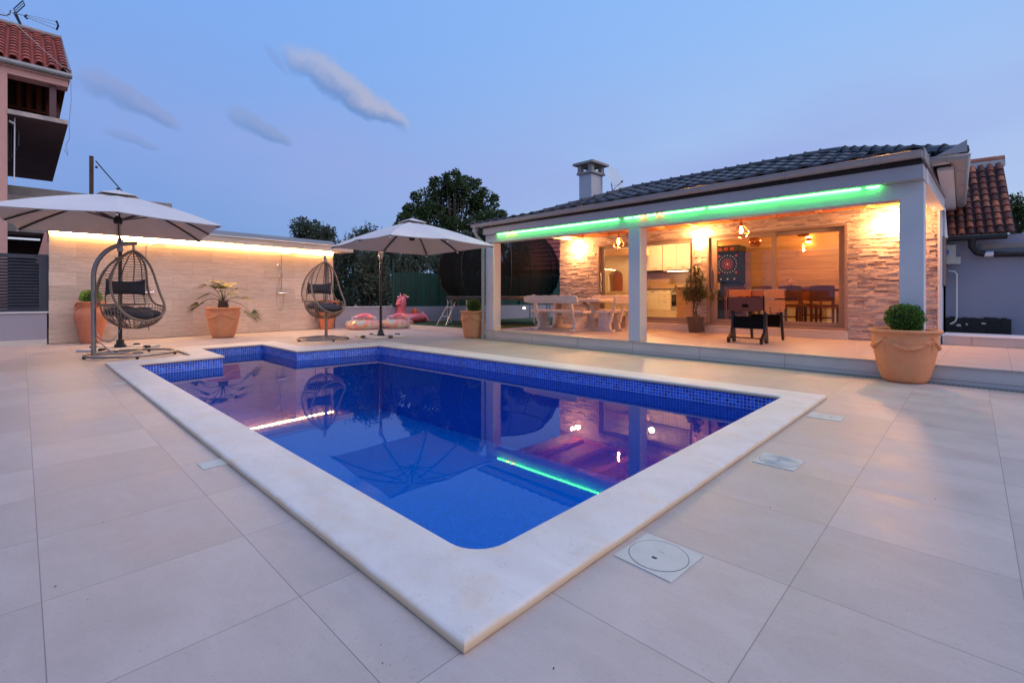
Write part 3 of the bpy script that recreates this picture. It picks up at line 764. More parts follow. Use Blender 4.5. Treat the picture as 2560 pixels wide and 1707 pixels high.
# right verge: white boards with zinc edge
MB().hexa([(-.60, .301, 2.60), (-.44, .301, 2.60), (-.44, W - .05, 2.62), (-.60, W - .05, 2.62), (-.60, .301, 2.79), (-.44, .301, 2.79), (-.44, W - .05, 2.82), (-.60, W - .05, 2.82)]).build('verge_board', 'plaster_white', H)
MB().box(-.455, -.425, -.20, W - .06, 2.822, 2.96).build('verge_flashing', 'gutter_grey', H)
MB().box(-.70, -.445, .305, 3.2, 2.792, 2.80).build('verge_soffit', 'wood_orange', H)
# side eave: boxed soffit and gutter
def sx(y): return -.14 - 0.038 * (y - .6)
mb = MB().hexa([(-.385, .93, 2.85), (sx(.93) - .06, .93, 2.85), (sx(5.4) - .06, 5.4, 2.85), (-.53, 5.4, 2.85), (-.385, .93, 2.90), (sx(.93) - .06, .93, 2.90), (sx(5.4) - .06, 5.4, 2.90), (-.53, 5.4, 2.90)])
mb.build('boxed_eave', 'plaster_white', H, bevel=.004)
mb = MB().hexa([(-.38, .93, 2.901), (sx(.93), .93, 2.901), (sx(5.4), 5.4, 2.901), (-.53, 5.4, 2.901), (-.38, .93, 2.93), (sx(.93), .93, 2.93), (sx(5.4), 5.4, 2.93), (-.53, 5.4, 2.93)])
mb.build('eave_board', 'dark_bitumen', H)
def gutter(pts, r, name='gutter'):
    mb = MB(); n = 9; k = len(pts); rings = []
    P = [Vector(p) for p in pts]
    for i, p in enumerate(P):
        d = (P[min(i + 1, k - 1)] - P[max(i - 1, 0)]); d.z = 0; d.normalize(); s = Vector((d.y, -d.x, 0))
        if 0 < i < k - 1:
            d1 = (P[i] - P[i - 1]).normalized(); d2 = (P[i + 1] - P[i]).normalized(); s = s / max(0.5, math.cos(d1.angle(d2) / 2))
        rings.append([p + s * (r * math.cos(PI * j / (n - 1))) + Vector((0, 0, -r * math.sin(PI * j / (n - 1)))) for j in range(n)])
    for rg in rings: mb.v += [tuple(v) for v in rg]
    for i in range(k - 1):
        for j in range(n - 1): mb.f.append((i * n + j, i * n + j + 1, (i + 1) * n + j + 1, (i + 1) * n + j))
    mb.f.append(tuple(range(n))); mb.f.append(tuple(range((k - 1) * n + n - 1, (k - 1) * n - 1, -1)))
    o = mb.build(name, 'gutter_grey', H, smooth=True, solid=0.003)
    b = MB()
    for i in range(k - 1):
        d = P[i + 1] - P[i]; L = d.length; d.normalize(); s = Vector((d.y, -d.x, 0)); m = max(1, int(L / 1.05))
        b.tube([P[i] + s * r, P[i + 1] + s * r], 0.008, 6)
        for q in range(m):
            c = P[i] + d * (L * (q + .6) / m)
            b.tube([c + s * ((r + .004) * math.cos(PI * j / 8)) + Vector((0, 0, -(r + .004) * math.sin(PI * j / 8))) for j in range(9)], 0.007, 5)
    b.build('gutter_bracket', 'gutter_grey', o)
    return o
gutter([(-9.20, -.245, 2.905), (-0.445, -.245, 2.905)], 0.078)
gutter([(-0.43, .52, 2.955), (-.135, .52, 2.955), (sx(5.4) + .005, 5.4, 2.955)], 0.075)
MB().prism([(-.36, 2.96), (-.06, 2.96), (-.06, 3.11), (-.17, 3.05)], .40, .415, 'y').build('corner_flashing', 'gutter_grey', H)
dp = MB().tube([(-9.10, -.245, 2.86), (-9.10, -.245, 2.74), (-9.09, -.20, 2.63), (-9.05, -.07, 2.50), (-9.04, -.03, 2.42), (-9.04, -.03, 0.10)], 0.042, 12)
dp = dp.build('downpipe', 'gutter_grey', H, smooth=True)
MB().lathe([(.075, 0), (.075, .02), (.045, .10), (.045, .12)], 16, (-9.10, -.245, 2.74)).build('hopper', 'gutter_grey', dp, smooth=True)
for zz in (2.1, 1.2, .42): MB().lathe([(.044, 0), (.05, .004), (.05, .02), (.044, .024)], 14, (-9.04, -.03, zz)).build('collar', 'zinc', dp, smooth=True)
MB().lathe([(.055, 0), (.055, .10), (.043, .11)], 14, (-9.04, -.03, 0.002)).build('pipe_foot', 'zinc', dp, smooth=True)
# roof: interlocking tiles
EZ = 2.965
RA, RB, RY, RZ = -6.5, -2.0, 3.0, 3.92
def tiles(A, u, v, nu, nv, pu, pv, ok, name):
    A = Vector(A); u = Vector(u).normalized(); v = Vector(v).normalized(); n = u.cross(v).normalized()
    if n.z < 0: n = -n
    prof = [(0, 0.0), (.10, .003), (.30, .003), (.42, .013), (.56, .027), (.70, .032), (.84, .027), (.97, .012), (1.03, .003)]
    mb = MB()
    for j in range(nv):
        for i in range(nu):
            c = A + u * (pu * (i + .5)) + v * (pv * (j + .5))
            if not ok(c): continue
            o = len(mb.v); k = len(prof)
            for a, (dv, lift) in enumerate(((0, .026), (1.1, .004))):
                for s, h in prof: mb.v.append(tuple(A + u * (pu * (i + s)) + v * (pv * (j + dv)) + n * (h + lift)))
            for s, h in prof: mb.v.append(tuple(A + u * (pu * (i + s)) + v * (pv * j) + n * (h + lift * 0 + .002 - .012)))
            for q in range(k - 1):
                mb.f.append((o + q, o + q + 1, o + k + q + 1, o + k + q)); mb.f.append((o + 2 * k + q, o + 2 * k + q + 1, o + q + 1, o + q))
    return mb
MY, MZ = .62, 2.985      # the low pitched porch roof meets the main slope here
def hipx(y): return -.11 + (RB + .11) * ((y - MY) / (RY - MY))
def hipl(y): return -9.35 + (RA + 9.35) * ((y - MY) / (RY - MY))
roof = MB().add([(-9.35, -.28, EZ - .03), (-.44, -.28, EZ - .03), (-.44, MY, MZ - .02), (-.10, MY, MZ - .02), (RB, RY, RZ - .02), (RA, RY, RZ - .02), (-9.35, MY, MZ - .02), (-.28, 5.5, MZ - .02), (-9.35, 6.4, MZ)],
                 [(0, 1, 2, 6), (6, 2, 3, 4, 5), (3, 7, 4), (7, 8, 5, 4), (8, 6, 5)]).build('roof', 'roof_tile_grey', H)
tiles((-9.36, -.30, EZ - .035), (1, 0, 0), (0, .94, .045), 30, 3, .297, .32, lambda c: c.x < -.5, '').build('roof_tiles', 'roof_tile_grey', roof, smooth=True)
tiles((-9.36, MY - .03, MZ - .005), (1, 0, 0), (0, RY - MY, RZ - MZ), 32, 8, .297, .32, lambda c: hipl(c.y) + .05 < c.x < hipx(c.y) - .10 and c.y < RY + .02, '').build('roof_tiles', 'roof_tile_grey', roof, smooth=True)
tiles((-.10, MY - .02, MZ - .01), (-.035, 1, 0), (RB + .10, 0, RZ - MZ), 16, 7, .297, .33, lambda c: c.y > .75 and c.y < 5.35 and (c.x > hipx(c.y) + .08 if c.y < RY else c.x > RB), '').build('roof_tiles', 'roof_tile_grey', roof, smooth=True)
def caps(a, b, n):
    mb = MB(); a = Vector(a); b = Vector(b); d = b - a
    for i in range(n):
        p = a + d * (i / n); q = a + d * ((i + 1.12) / n); mb.tube([p, p + (q - p) * .12, q], [.098, .085, .070], 8)
        mb.ball(p + Vector((0, 0, .07)), .035, 8, 5)
    mb.build('ridge_caps', 'roof_tile_grey', roof, smooth=True)
caps((RA, RY, RZ + .02), (RB, RY, RZ + .02), 17); caps((-.12, MY + .02, MZ + .04), (RB, RY, RZ + .02), 10); caps((-9.3, MY, MZ + .03), (RA, RY, RZ + .02), 11)
# chimney
ch = MB().box(-7.90, -7.485, 2.5, 3.02, 3.2, 4.44).build('chimney', 'plaster_grey', roof, bevel=.004)
mb = MB().box(-7.95, -7.435, 2.45, 3.07, 4.44, 4.50)
for x in (-7.93, -7.575):
    for y in (2.47, 2.93): mb.box(x, x + .12, y, y + .12, 4.50, 4.695)
mb.add([(-8.03, 2.37, 4.695), (-7.355, 2.37, 4.695), (-7.355, 3.15, 4.695), (-8.03, 3.15, 4.695), (-8.03, 2.37, 4.755), (-7.355, 2.37, 4.755), (-7.355, 3.15, 4.755), (-8.03, 3.15, 4.755), (-7.69, 2.76, 4.80)],
       [(3, 2, 1, 0), (0, 1, 5, 4), (1, 2, 6, 5), (2, 3, 7, 6), (3, 0, 4, 7), (4, 5, 8), (5, 6, 8), (6, 7, 8), (7, 4, 8)])
mb.build('chimney', 'chimney_stone', roof).name = 'chimney_cap'
# dish and aerial by the chimney
dc = hp(-7.36, 3.35, 4.38)
MB().box(-.44, -.19, .56, .94, 2.935, 2.948).box(-.465, -.445, .30, W, 2.90, 3.02).build('eave_closure', 'plaster_white', H)
dish = thing('satellite_dish', 'pale satellite dish mounted behind the chimney on the pool house roof', 'satellite dish', dc, HA)
mb = MB(); pr = [(0.0, 0.0), (.12, .008), (.24, .035), (.36, .08)]
Mx = Matrix.Rotation(rad(72), 4, 'Y')
l0 = MB().lathe(pr, 28); mb.add([Mx @ Vector(v) for v in l0.v], l0.f); mb.build('reflector', 'aluminium', dish, smooth=True, solid=.006)
MB().tube([(-.06, 0, -.05), (-.02, 0, -.34), (-.02, 0, -.6)], .014, 8).tube([(0, 0, -.3), (.28, 0, -.12)], .010, 8).build('bracket', 'black_metal', dish)
MB().ball((.29, 0, -.11), .03, 10, 6).build('receiver', 'black_metal', dish)
ya = thing('yagi_aerial', 'small yagi aerial sticking out beside the chimney below the dish', 'aerial', hp(-7.38, 3.35, 3.98), HA)
MB().tube([(0, 0, 0), (.50, -.10, -.10)], .008, 6).build('boom', 'aluminium', ya)
mb = MB()
for k in range(8): mb.tube([(.06 + k * .058, -.012 * k - .07, -.012 * k - .005), (.06 + k * .058, -.012 * k + .07, -.012 * k + .03)], .004, 5)
mb.build('rod', 'aluminium', ya)

# ---------------------------------------------------------------- travertine shower wall
P0 = Vector((-15.073, 0.432, 0)); WA = math.atan2(0.10047, 0.99494)
def wp(off, s, z=0): return P0 + Vector((math.cos(WA), math.sin(WA), 0)) * off + Vector((-math.sin(WA), math.cos(WA), 0)) * s + Vector((0, 0, z))
TW = thing('shower_wall', 'long travertine clad garden wall with a warm light strip under its roof slab', 'wall', P0, WA)
MB().box(-.22, 0, 0, 7.057, 0, 2.58).build('wall_panel', 'travertine_slab', TW)
MB().box(-.30, .58, -.05, 7.46, 2.585, 2.745).build('roof_slab', 'travertine_slab', TW, bevel=.004)
MB().box(.001, .014, 0.0, 7.05, 0.003, 0.010).build('base_joint', 'seam_dark', TW)
n = 8; mb = MB()
pts = [(.60 - .62 * (k / n), 2.75 + .20 * math.sin(PI / 2 * min(1, k / n * 1.3))) for k in range(n + 1)]
mb.prism(pts + [(-.02, 2.748)], -0.2, 6.85, 'y'); mb.build('metal_cover', 'cover_metal', TW, smooth=True)
MB().box(.585, .612, -.2, 6.86, 2.746, 2.775).build('edge_trim', 'aluminium', TW)
LS = thing('led_strip', 'warm white light strip running under the roof slab of the travertine wall', 'light strip', P0, WA)
MB().box(.014, .032, 0.02, 7.04, 2.545, 2.575).build('diffuser', 'led_warm', LS); LS.children[0].visible_shadow = True
def shower(s, rail):
    t = thing('rain_shower', 'chrome wall shower between the hanging chairs' if rail > 4 else 'chrome wall shower behind the left hanging chair', 'shower', wp(0, s), WA, 'showers on the travertine wall')
    MB().tube([(.045, 0, 1.20), (.045, 0, 2.36), (.06, .0, 2.41), (.10, .06, 2.425), (.30, .20, 2.425)], .011, 8).build('riser_pipe', 'chrome', t, smooth=True)
    MB().box(.20, .44, .08, .34, 2.405, 2.418).build('shower_head', 'chrome', t, bevel=.003)
    MB().tube([(.05, -.10, 1.19), (.05, .13, 1.19)], .024, 10).build('mixer', 'chrome', t, smooth=True)
    MB().tube([(.05, -.13, 1.19), (.05, -.10, 1.19)], .03, 10).build('knob', 'chrome', t, smooth=True); MB().tube([(.05, .13, 1.19), (.05, .16, 1.19)], .03, 10).build('knob', 'chrome', t, smooth=True)
    MB().tube([(.07, -.03, 1.98), (.10, -.10, 2.06)], .012, 8).ball((.10, -.12, 2.06), .045, 12, 8, (.5, 1, 1)).build('hand_shower', 'chrome', t, smooth=True)
    MB().tube([(.07, -.03 + .0, 1.98), (.07, .02, 1.72)], .011, 8).build('holder', 'chrome', t, smooth=True)
    hs = [(.06, .06, 1.17)] + [(.07, .06 - .11 * (1 - math.cos(PI * k / 10)), 1.0 - .34 * math.sin(PI * k / 10)) for k in range(11)] + [(.07, -.16, 1.25), (.07, -.06, 1.72)]
    MB().tube(hs, .006, 6).build('hose', 'chrome', t, smooth=True)
    return t
shower(5.26, 5); shower(1.79, 1)

# ---------------------------------------------------------------- louvre fence on its low wall, left of the travertine
LW = thing('low_wall', 'grey rendered low wall under the dark louvre fence at left', 'wall', (-15.1, 0.40, 0))
MB().box(-.20, 0, -9, 0, 0, .715).build('wall_body', 'plaster_lilac', LW)
MB().box(-.23, .03, -9, .03, .716, .75).build('cap', 'plaster_white', LW, bevel=.004)
MB().box(0, .012, -9, .0, 0, .12).build('skirting', 'step_tile', LW)
LF = thing('louvre_fence', 'anthracite metal louvre fence panel on the low wall at left', 'fence', (-15.1, 0.40, .752))
MB().box(-.13, -.05, -.13, .03, 0, 1.29).build('post', 'fence_anthracite', LF)
MB().box(-.12, -.06, -9, -.13, 1.19, 1.28).box(-.12, -.06, -9, -.13, 0, .06).build('rail', 'fence_anthracite', LF)
mb = MB()
for k in range(16):
    z = .075 + k * .0695; mb.hexa([(-.06, -9, z), (-.06, -.13, z), (-.11, -.13, z + .045), (-.11, -9, z + .045), (-.055, -9, z + .012), (-.055, -.13, z + .012), (-.105, -.13, z + .057), (-.105, -9, z + .057)])
mb.build('louvre', 'fence_anthracite', LF)

# ---------------------------------------------------------------- carport wall and pink house behind, left
CP = thing('carport', 'unfinished concrete carport wall with a dark opening behind the left umbrella', 'carport', (-19, 0, 0))
mb = MB().box(-.25, 0, -5, 3.46, 3.90, 4.15).box(-.25, 0, -5, 3.46, 2.88, 3.10).box(-.25, 0, 2.2, 3.46, 0, 2.88); mb.build('concrete_band', 'concrete', CP, bevel=.01)
MB().box(-.23, -.01, -5, 3.4, 3.10, 3.90).build('block_infill', 'concrete_block', CP)
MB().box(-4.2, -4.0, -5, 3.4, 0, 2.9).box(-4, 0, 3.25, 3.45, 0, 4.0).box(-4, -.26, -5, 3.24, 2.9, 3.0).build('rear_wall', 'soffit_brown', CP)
MB().box(-.9, -.82, -.75, .38, 2.74, 2.79).build('light_tube', 'tube_grey', CP)
MB().bar((1.4, .45, 1.9), (1.5, .62, 2.75), .20, .35).build('leaning_panel', 'plaster_pink', CP)
PH = thing('pink_house', 'tall pink neighbouring house corner with a red tiled roof and open loggia', 'house', (-17, 0, 0))
MB().box(-.4, 0, -4.5, -.245, 0, 6.56).build('wall', 'plaster_pink', PH)
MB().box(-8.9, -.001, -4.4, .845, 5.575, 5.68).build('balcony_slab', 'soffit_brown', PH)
MB().box(0.0, .03, -.244, .85, 5.575, 5.685).build('slab_edge', 'concrete_block', PH)
MB().box(-.4, 0, -4.4, .85, 6.56, 6.72).build('eave_beam', 'plaster_pink', PH)
MB().box(-.30, -.12, .50, .63, 5.68, 6.56).build('post', 'soffit_brown', PH)
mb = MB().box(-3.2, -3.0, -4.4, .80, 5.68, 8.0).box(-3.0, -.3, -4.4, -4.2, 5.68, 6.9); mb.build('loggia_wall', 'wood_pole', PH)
mb = MB()
for k in range(5): mb.box(-2.95, -2.85, -.1 + k * .2, 0.0 + k * .2, 5.68, 7.8)
for k in range(3): mb.box(-2.84, -2.8, -4, .78, 5.95 + k * .28, 6.02 + k * .28)
mb.build('loggia_frame', 'wood_red_brown', PH)
g = MB().tube([(.10, -4.5, 6.83), (.10, .92, 6.83)], .075, 10).build('gutter', 'zinc', PH, smooth=True)
MB().box(-.45, .06, -4.5, .88, 6.722, 6.80).build('soffit', 'plaster_pink', PH)
pr = MB().add([(.12, -4.5, 6.88), (.12, .86, 6.88), (-3.1, .80, 8.92), (-3.1, -4.5, 8.92), (-6.4, .86, 6.88), (-6.4, -4.5, 6.88)], [(0, 1, 2, 3), (3, 2, 4, 5), (1, 4, 2)]).build('roof', 'roof_tile_red', PH)
def barrel_field(parent, A, u, v, nu, nv, pu, pv, mat, r=.5, ov=1.25, under=True):
    A = Vector(A); u = Vector(u).normalized(); v = Vector(v).normalized(); n = u.cross(v).normalized()
    if n.z < 0: n = -n
    mb = MB(); rr = random.Random(5)
    for i in range(nu):
        for j in range(nv):
            k = 7; o = len(mb.v); w0 = pu * .40; w1 = pu * .32; jit = rr.uniform(-.01, .01) * pu
            for dv, w, lift in ((-.03, w0, .05 * pu + .02), (ov, w1, 0.0)):
                for q in range(k):
                    a = PI * q / (k - 1); mb.v.append(tuple(A + u * (pu * (i + .5) - w * math.cos(a) + jit) + v * (pv * (j + dv)) + n * (w * math.sin(a) * .9 + lift)))
            for q in range(k):
                a = PI * q / (k - 1); mb.v.append(tuple(A + u * (pu * (i + .5) - w0 * .84 * math.cos(a) + jit) + v * (pv * (j - .03)) + n * (w0 * .84 * math.sin(a) * .9 + .05 * pu + .012)))
            for q in range(k - 1):
                mb.f.append((o + q, o + q + 1, o + k + q + 1, o + k + q)); mb.f.append((o + 2 * k + q, o + 2 * k + q + 1, o + q + 1, o + q))
    return mb.build('roof_tiles', mat, parent, smooth=True)
barrel_field(pr, (.14, -4.4, 6.90), (0, 1, 0), (-3.22, 0, 2.04), 23, 12, .23, .32, 'roof_tile_red')
MB().tube([(.14, .86, 6.93), (-3.1, .82, 8.97)], .05, 8).build('verge_flashing', 'zinc', pr)
MB().tube([(-3.1, -4.5, 8.99), (-3.1, .85, 8.99)], .09, 8).build('ridge', 'concrete', pr)
MB().box(-.4, -.36, -.9, .0, 7.35, 7.38).build('skylight', 'zinc', pr) if False else None
# hanging things on the pink house
cl = thing('laundry', 'dark cloth hanging in a white frame below the balcony slab of the pink house', 'laundry', (-17, 0, 0))
mb = MB(); 
for k in range(9):
    y = -.22 + k * .02
    mb.add([(-.35 - .3 * (k % 2), y, 5.45 - .02 * k), (-.35 - .3 * ((k + 1) % 2), y + .02, 5.43 - .02 * k), (-.35 - .3 * ((k + 1) % 2), y + .015, 4.55 + .05 * k), (-.35 - .3 * (k % 2), y - .005, 4.5 + .05 * k)], [(0, 1, 2, 3)])
mb.build('cloth', 'dark_cloth', cl, solid=.01)
MB().tube([(-.2, -.12, 5.55), (-.2, -.13, 3.95)], .012, 6).tube([(-.2, -.12, 5.4), (-.2, -.22, 5.45)], .03, 6).build('pole', 'white_paint', cl)
wi = MB().tube([(-16.86, .89, 6.75), (-16.86, .90, 6.2), (-16.86, .86, 5.6), (-16.88, .87, 5.2), (-16.9, .80, 5.0), (-16.9, .84, 4.75), (-16.9, .76, 4.9)], .006, 5).build('dangling_wire', 'zinc')
tag(wi, 'thin loose wire dangling from the gutter end of the pink house', 'wire')
w2 = MB().tube([(-16.6, -.9, 8.4), (-16.75, .3, 7.35), (-16.86, .9, 6.85)], .007, 5).build('stay_wire', 'stain_white')
tag(w2, 'pale stay wire running down across the red roof tiles', 'wire')
# TV aerial on the pink house
A0 = at(30, 35, 17.5)
an = thing('tv_aerial', 'large log periodic television aerial above the red tiled roof', 'aerial', A0)
def ap(px, py, d=17.5): return at(px, py, d) - A0
MB().tube([ap(-60, 30), ap(0, 37), ap(15, 40), ap(24, 36), ap(27, 26)], .022, 8).build('mast', 'zinc', an, smooth=True)
MB().tube([ap(30, 33), ap(68, 41)], .016, 6).build('boom', 'aluminium', an)
mb = MB()
for (a, b) in (((68, 38), (141, 55)), ((67, 41), (142, 64)), ((66, 44), (142, 74))):
    mb.tube([ap(*a), ap(*b)], .010, 6)
    for k in range(9):
        f = (k + .5) / 9; q = ap(a[0] + (b[0] - a[0]) * f, a[1] + (b[1] - a[1]) * f); mb.tube([q - FW * .09 - Vector((0, 0, .035)), q + FW * .09 + Vector((0, 0, .035))], .006, 5)
mb.build('director_rods', 'aluminium', an)
MB().bar(ap(141, 53), ap(146, 65), .03, .05).bar(ap(146, 65), ap(141, 76), .03, .05).build('end_bracket', 'black_metal', an); MB().bar(ap(68, 38), ap(62, 42), .04, .05).bar(ap(62, 42), ap(68, 48), .04, .05).build('end_bracket', 'black_metal', an)
for c in (((34, 23), (57, 2), (62, 14), (40, 34)), ((34, 33), (40, 31), (58, 72), (56, 75))):
    P = [ap(*q) for q in c]; mb = MB()
    for i in range(4): mb.tube([P[i], P[(i + 1) % 4]], .016, 6)
    for k in range(1, 6): mb.tube([P[0].lerp(P[1], k / 6), P[3].lerp(P[2], k / 6)], .007, 5)
    mb.tube([P[0].lerp(P[3], .5), P[1].lerp(P[2], .5)], .007, 5)
    mb.build('reflector', 'black_metal', an)
# pole and wire
up = thing('utility_pole', 'dark wooden utility pole standing behind the left umbrella', 'pole', (-19.8, 1.52, 0))
MB().box(-.045, .045, -.05, .05, 0, 5.47).build('post', 'wood_pole', up)
MB().box(.07, .12, .08, .14, 5.1, 5.16).build('insulator', 'black_metal', up)
q0 = Vector((-19.75, 1.62, 5.33)); q1 = at(480, 640, 26)
w3 = MB().tube([q0 + (q1 - q0) * f - Vector((0, 0, 4 * .25 * f * (1 - f))) for f in [k / 12 for k in range(13)]], .018, 5).build('power_line', 'black_metal')
tag(w3, 'black cable sloping down to the right from the wooden pole', 'cable')

# ---------------------------------------------------------------- far garden wall, green fence
G0, G1 = Vector((-15.72, 7.50, 0)), Vector((-13.9, 17.6, 0)); GA = math.atan2(-(G1 - G0).x, (G1 - G0).y); GL = (G1 - G0).length
GW = thing('garden_wall', 'low grey lilac garden wall behind the pool floats and trampoline', 'wall', G0, GA)
MB().box(-.2, 0, 0, GL, 0, .70).build('wall_body', 'plaster_lilac', GW)
MB().box(-.23, .03, .0, 2.05, .701, .725).build('cap', 'plaster_white', GW)
GF = thing('green_fence', 'dark green screened mesh fence on the garden wall behind the trampoline', 'fence', G0, GA)
mb = MB()
y = 2.1; k = 0
while y < GL: mb.box(-.12, -.10 + .008 * (k % 2), y, y + .10, .70, 1.98); y += .103; k += 1
mb.build('screen', 'fence_green', GF)
for k in range(5): MB().box(-.10, -.03, 2.07 + k * 1.95, 2.13 + k * 1.95, .70, 2.02 if k else 2.45).build('post', 'fence_green', GF)
gl = thing('garden_light', 'small lit wall light low on the garden wall beside the trampoline leg', 'light', at(1311, 770, 19.8))
MB().ball((0, 0, 0), .05, 12, 8, (1, 1, .6)).build('lens', 'halogen', gl); MB().box(-.1, -.05, -.06, .06, -.05, .05).build('bracket', 'white_paint', gl)

# ---------------------------------------------------------------- neighbour garage, right
GP0 = at(2378, 592, 9.5); GP0.z = 0
gdir = (RT * .777 - FW * .629).normalized(); gr = math.atan2(gdir.y, gdir.x)
NG = thing('neighbour_garage', 'blue grey neighbouring garage with an old orange barrel tile roof', 'garage', GP0, gr)
MB().box(-.08, 4.5, 0, .25, 0, 2.27).build('wall', 'plaster_blue_grey', NG)
MB().box(-.08, .86, .25, 3.2, 0, 2.2).build('wall', 'plaster_blue_grey', NG)
nr = MB().add([(-.06, -.12, 2.30), (.87, -.12, 2.30), (.87, 1.22, 3.85), (-.06, 1.22, 3.85)], [(0, 1, 2, 3)]).build('roof', 'soffit_brown', NG, solid=.04)
barrel_field(nr, (-.06, -.20, 2.27), (1, 0, 0), (0, 1.34, 1.55), 7, 11, .132, .185, 'barrel_tile_old', ov=1.3)
MB().tube([(-.06, 1.27, 3.95), (.9, 1.27, 3.95)], .09, 10).build('ridge', 'barrel_tile', nr, smooth=True)
MB().box(-.06, .90, 1.15, 1.22, 3.80, 3.93).build('mortar', 'stain_white', nr)
MB().tube([(-.06, -.24, 2.22), (.75, -.24, 2.22)], .055, 10).build('gutter', 'black_metal', NG, smooth=True)
MB().tube([(.28, -.24, 2.2), (.28, -.22, 2.05), (.36, -.14, 1.93), (.5, -.12, 1.90), (2.6, -.12, 1.82)], .058, 10).build('drain_pipe', 'black_metal', NG, smooth=True)
MB().tube([(.46, -.12, 1.90), (.58, -.12, 1.895)], .063, 10).build('pipe_clip', 'aluminium', NG)
MB().box(.40, 4.5, -.02, .24, 2.0, 2.10).build('parapet', 'concrete', NG)
mb = MB(); rr = random.Random(9)
for k in range(15):
    x = -.08 + k * .0605; mb.box(x, x + .062, -.055 - rr.random() * .004, -.001, .1, .68 + rr.uniform(-.02, .015))
mb.build('tar_coat', 'tar_black', NG)
mb = MB()
for (x, z, a, b) in ((.1, .52, .06, .03), (.22, .55, .03, .02), (.45, .57, .05, .02), (-.15, .50, .02, .02), (.02, .56, .02, .03), (-.35, .60, .03, .015)):
    mb.add([(x + a * math.cos(2 * PI * q / 9) * rr.uniform(.5, 1), -.085, z + b * math.sin(2 * PI * q / 9) * rr.uniform(.5, 1.2)) for q in range(9)], [tuple(range(9))])
mb.build('peeled_patch', 'stain_white', NG, solid=.004)
# meter box with round blue emblem
mx = thing('meter_box', 'pale electricity meter box with a round blue emblem on the grey garage wall', 'meter box', GP0 + gdir * -.04 + Vector((0, 0, 1.73)), gr)
MB().box(-.30, .10, -.16, 0, 0, .38).build('case', 'lid_plastic', mx, bevel=.01)
MB().box(.10, .17, -.12, 0, 0, .14).build('side_box', 'lid_plastic', mx, bevel=.005)
MB().tube([(-.11 + .06 + .042 * math.cos(2 * PI * k / 24), -.163, .24 + .042 * math.sin(2 * PI * k / 24)) for k in range(24)], .008, 5, True).tube([(-.075, -.164, .215), (-.065, -.164, .262), (-.05, -.164, .222), (-.035, -.164, .262), (-.022, -.164, .22)], .007, 5).box(-.10, 0, -.163, -.160, .175, .184).build('emblem', 'sign_blue', mx)
cd = MB().tube([GP0 + gdir * a + Vector((0, 0, z)) + FW * -.12 for a, z in ((-.12, 1.60), (-.03, 1.58), (.0, 1.53), (.0, .68), (-.02, .6), (-.1, .54))], .014, 8).build('conduit', 'white_paint', smooth=True)
tag(cd, 'thin white conduit bending down the grey garage wall below the meter box', 'pipe')

# ---------------------------------------------------------------- red roofed shed behind the trampoline
RS = thing('red_roofed_house', 'house with a red pantile roof glimpsed behind the trampoline net', 'house', at(1370, 760, 27), rad(20)); RS.location.z = 0
MB().box(-3, 4, 0, 5, 0, 2.6).build('wall', 'plaster_cream', RS)
rb = MB().add([(-3.2, -.4, 2.5), (4, -.4, 2.5), (4, 3, 5.6), (-1.6, 3, 5.6)], [(0, 1, 2, 3)]).build('roof', 'roof_tile_red', RS)
mb = MB()
for k in range(11): 
    f = k / 11; mb.box(-3.2 + 1.6 * f, 4, -.4 + 3.4 * f - .02, -.4 + 3.4 * f + .33, 2.5 + 3.1 * f + .02, 2.5 + 3.1 * f + .10)
mb.build('roof_tiles', 'roof_tile_red', rb)
MB().box(1.3, 2.0, -.04, 0, 1.0, 1.9).build('window', 'black_board', RS)

# ================================================================ LAMPS
GLED = thing('led_strip', 'green light strip glowing along the porch beam under the fascia', 'light strip', HO, HA)
def ledx(px, py): # photo position on the front plane -> house x
    r = ray(px, py); n = HYv; t = (HO - CAM).dot(n) / r.dot(n); return (CAM + r * t - HO).dot(HX)
def beamz(x): f = (x + 8.975) / 8.526; return 2.645 + (2.585 - 2.645) * f
mb = MB()
for a, b in ((1246, 1547), (1563, 1581), (1586, 1603), (1619, 1640), (1658, 1763), (1772, 2152), (2166, 2200)):
    xa, xb = ledx(a, 560), ledx(b, 560 if b < 1900 else 480)
    if b > 1900: xa = ledx(a, 480)
    if a == 1772: xa = ledx(a, 530)
    mb.hexa([(xa, -.030, beamz(xa) - .014), (xb, -.030, beamz(xb) - .014), (xb, -.008, beamz(xb) - .014), (xa, -.008, beamz(xa) - .014),
             (xa, -.030, beamz(xa) - .004), (xb, -.030, beamz(xb) - .004), (xb, -.008, beamz(xb) - .004), (xa, -.008, beamz(xa) - .004)])
mb.build('lit_strip', 'led_green', GLED)
mb = MB()
for a in (1271, 1285, 1609, 1650):
    xa = ledx(a, 560); mb.box(xa - .02, xa + .02, -.032, -.006, beamz(xa) - .018, beamz(xa) - .004)
mb.build('red_diode', 'led_red', GLED)

def sconce(x, z, label):
    t = thing('wall_lamp', label, 'wall lamp', hp(x, W - .03, z), HA, 'up and down wall lamps on the porch')
    MB().box(-.05, .05, -.11, -.02, -.035, .035).build('housing', 'lid_plastic', t, bevel=.004)
    MB().box(-.035, .035, -.02, .0, -.03, .03).build('bracket', 'lid_plastic', t)
    MB().box(-.045, .045, -.105, -.03, .036, .052).box(-.045, .045, -.105, -.03, -.052, -.036).box(-.066, -.051, -.10, -.03, -.03, .03).box(.051, .066, -.10, -.03, -.03, .03).build('lens', 'lamp_warm', t)
    return t
sconce(-8.54, 2.50, 'lit box wall lamp on the stone wall above the left end of the benches')
sconce(-4.855, 2.49, 'lit box wall lamp on the narrow stone pier between the two glass doors')
sconce(-1.19, 2.475, 'lit box wall lamp beside the right porch pillar')

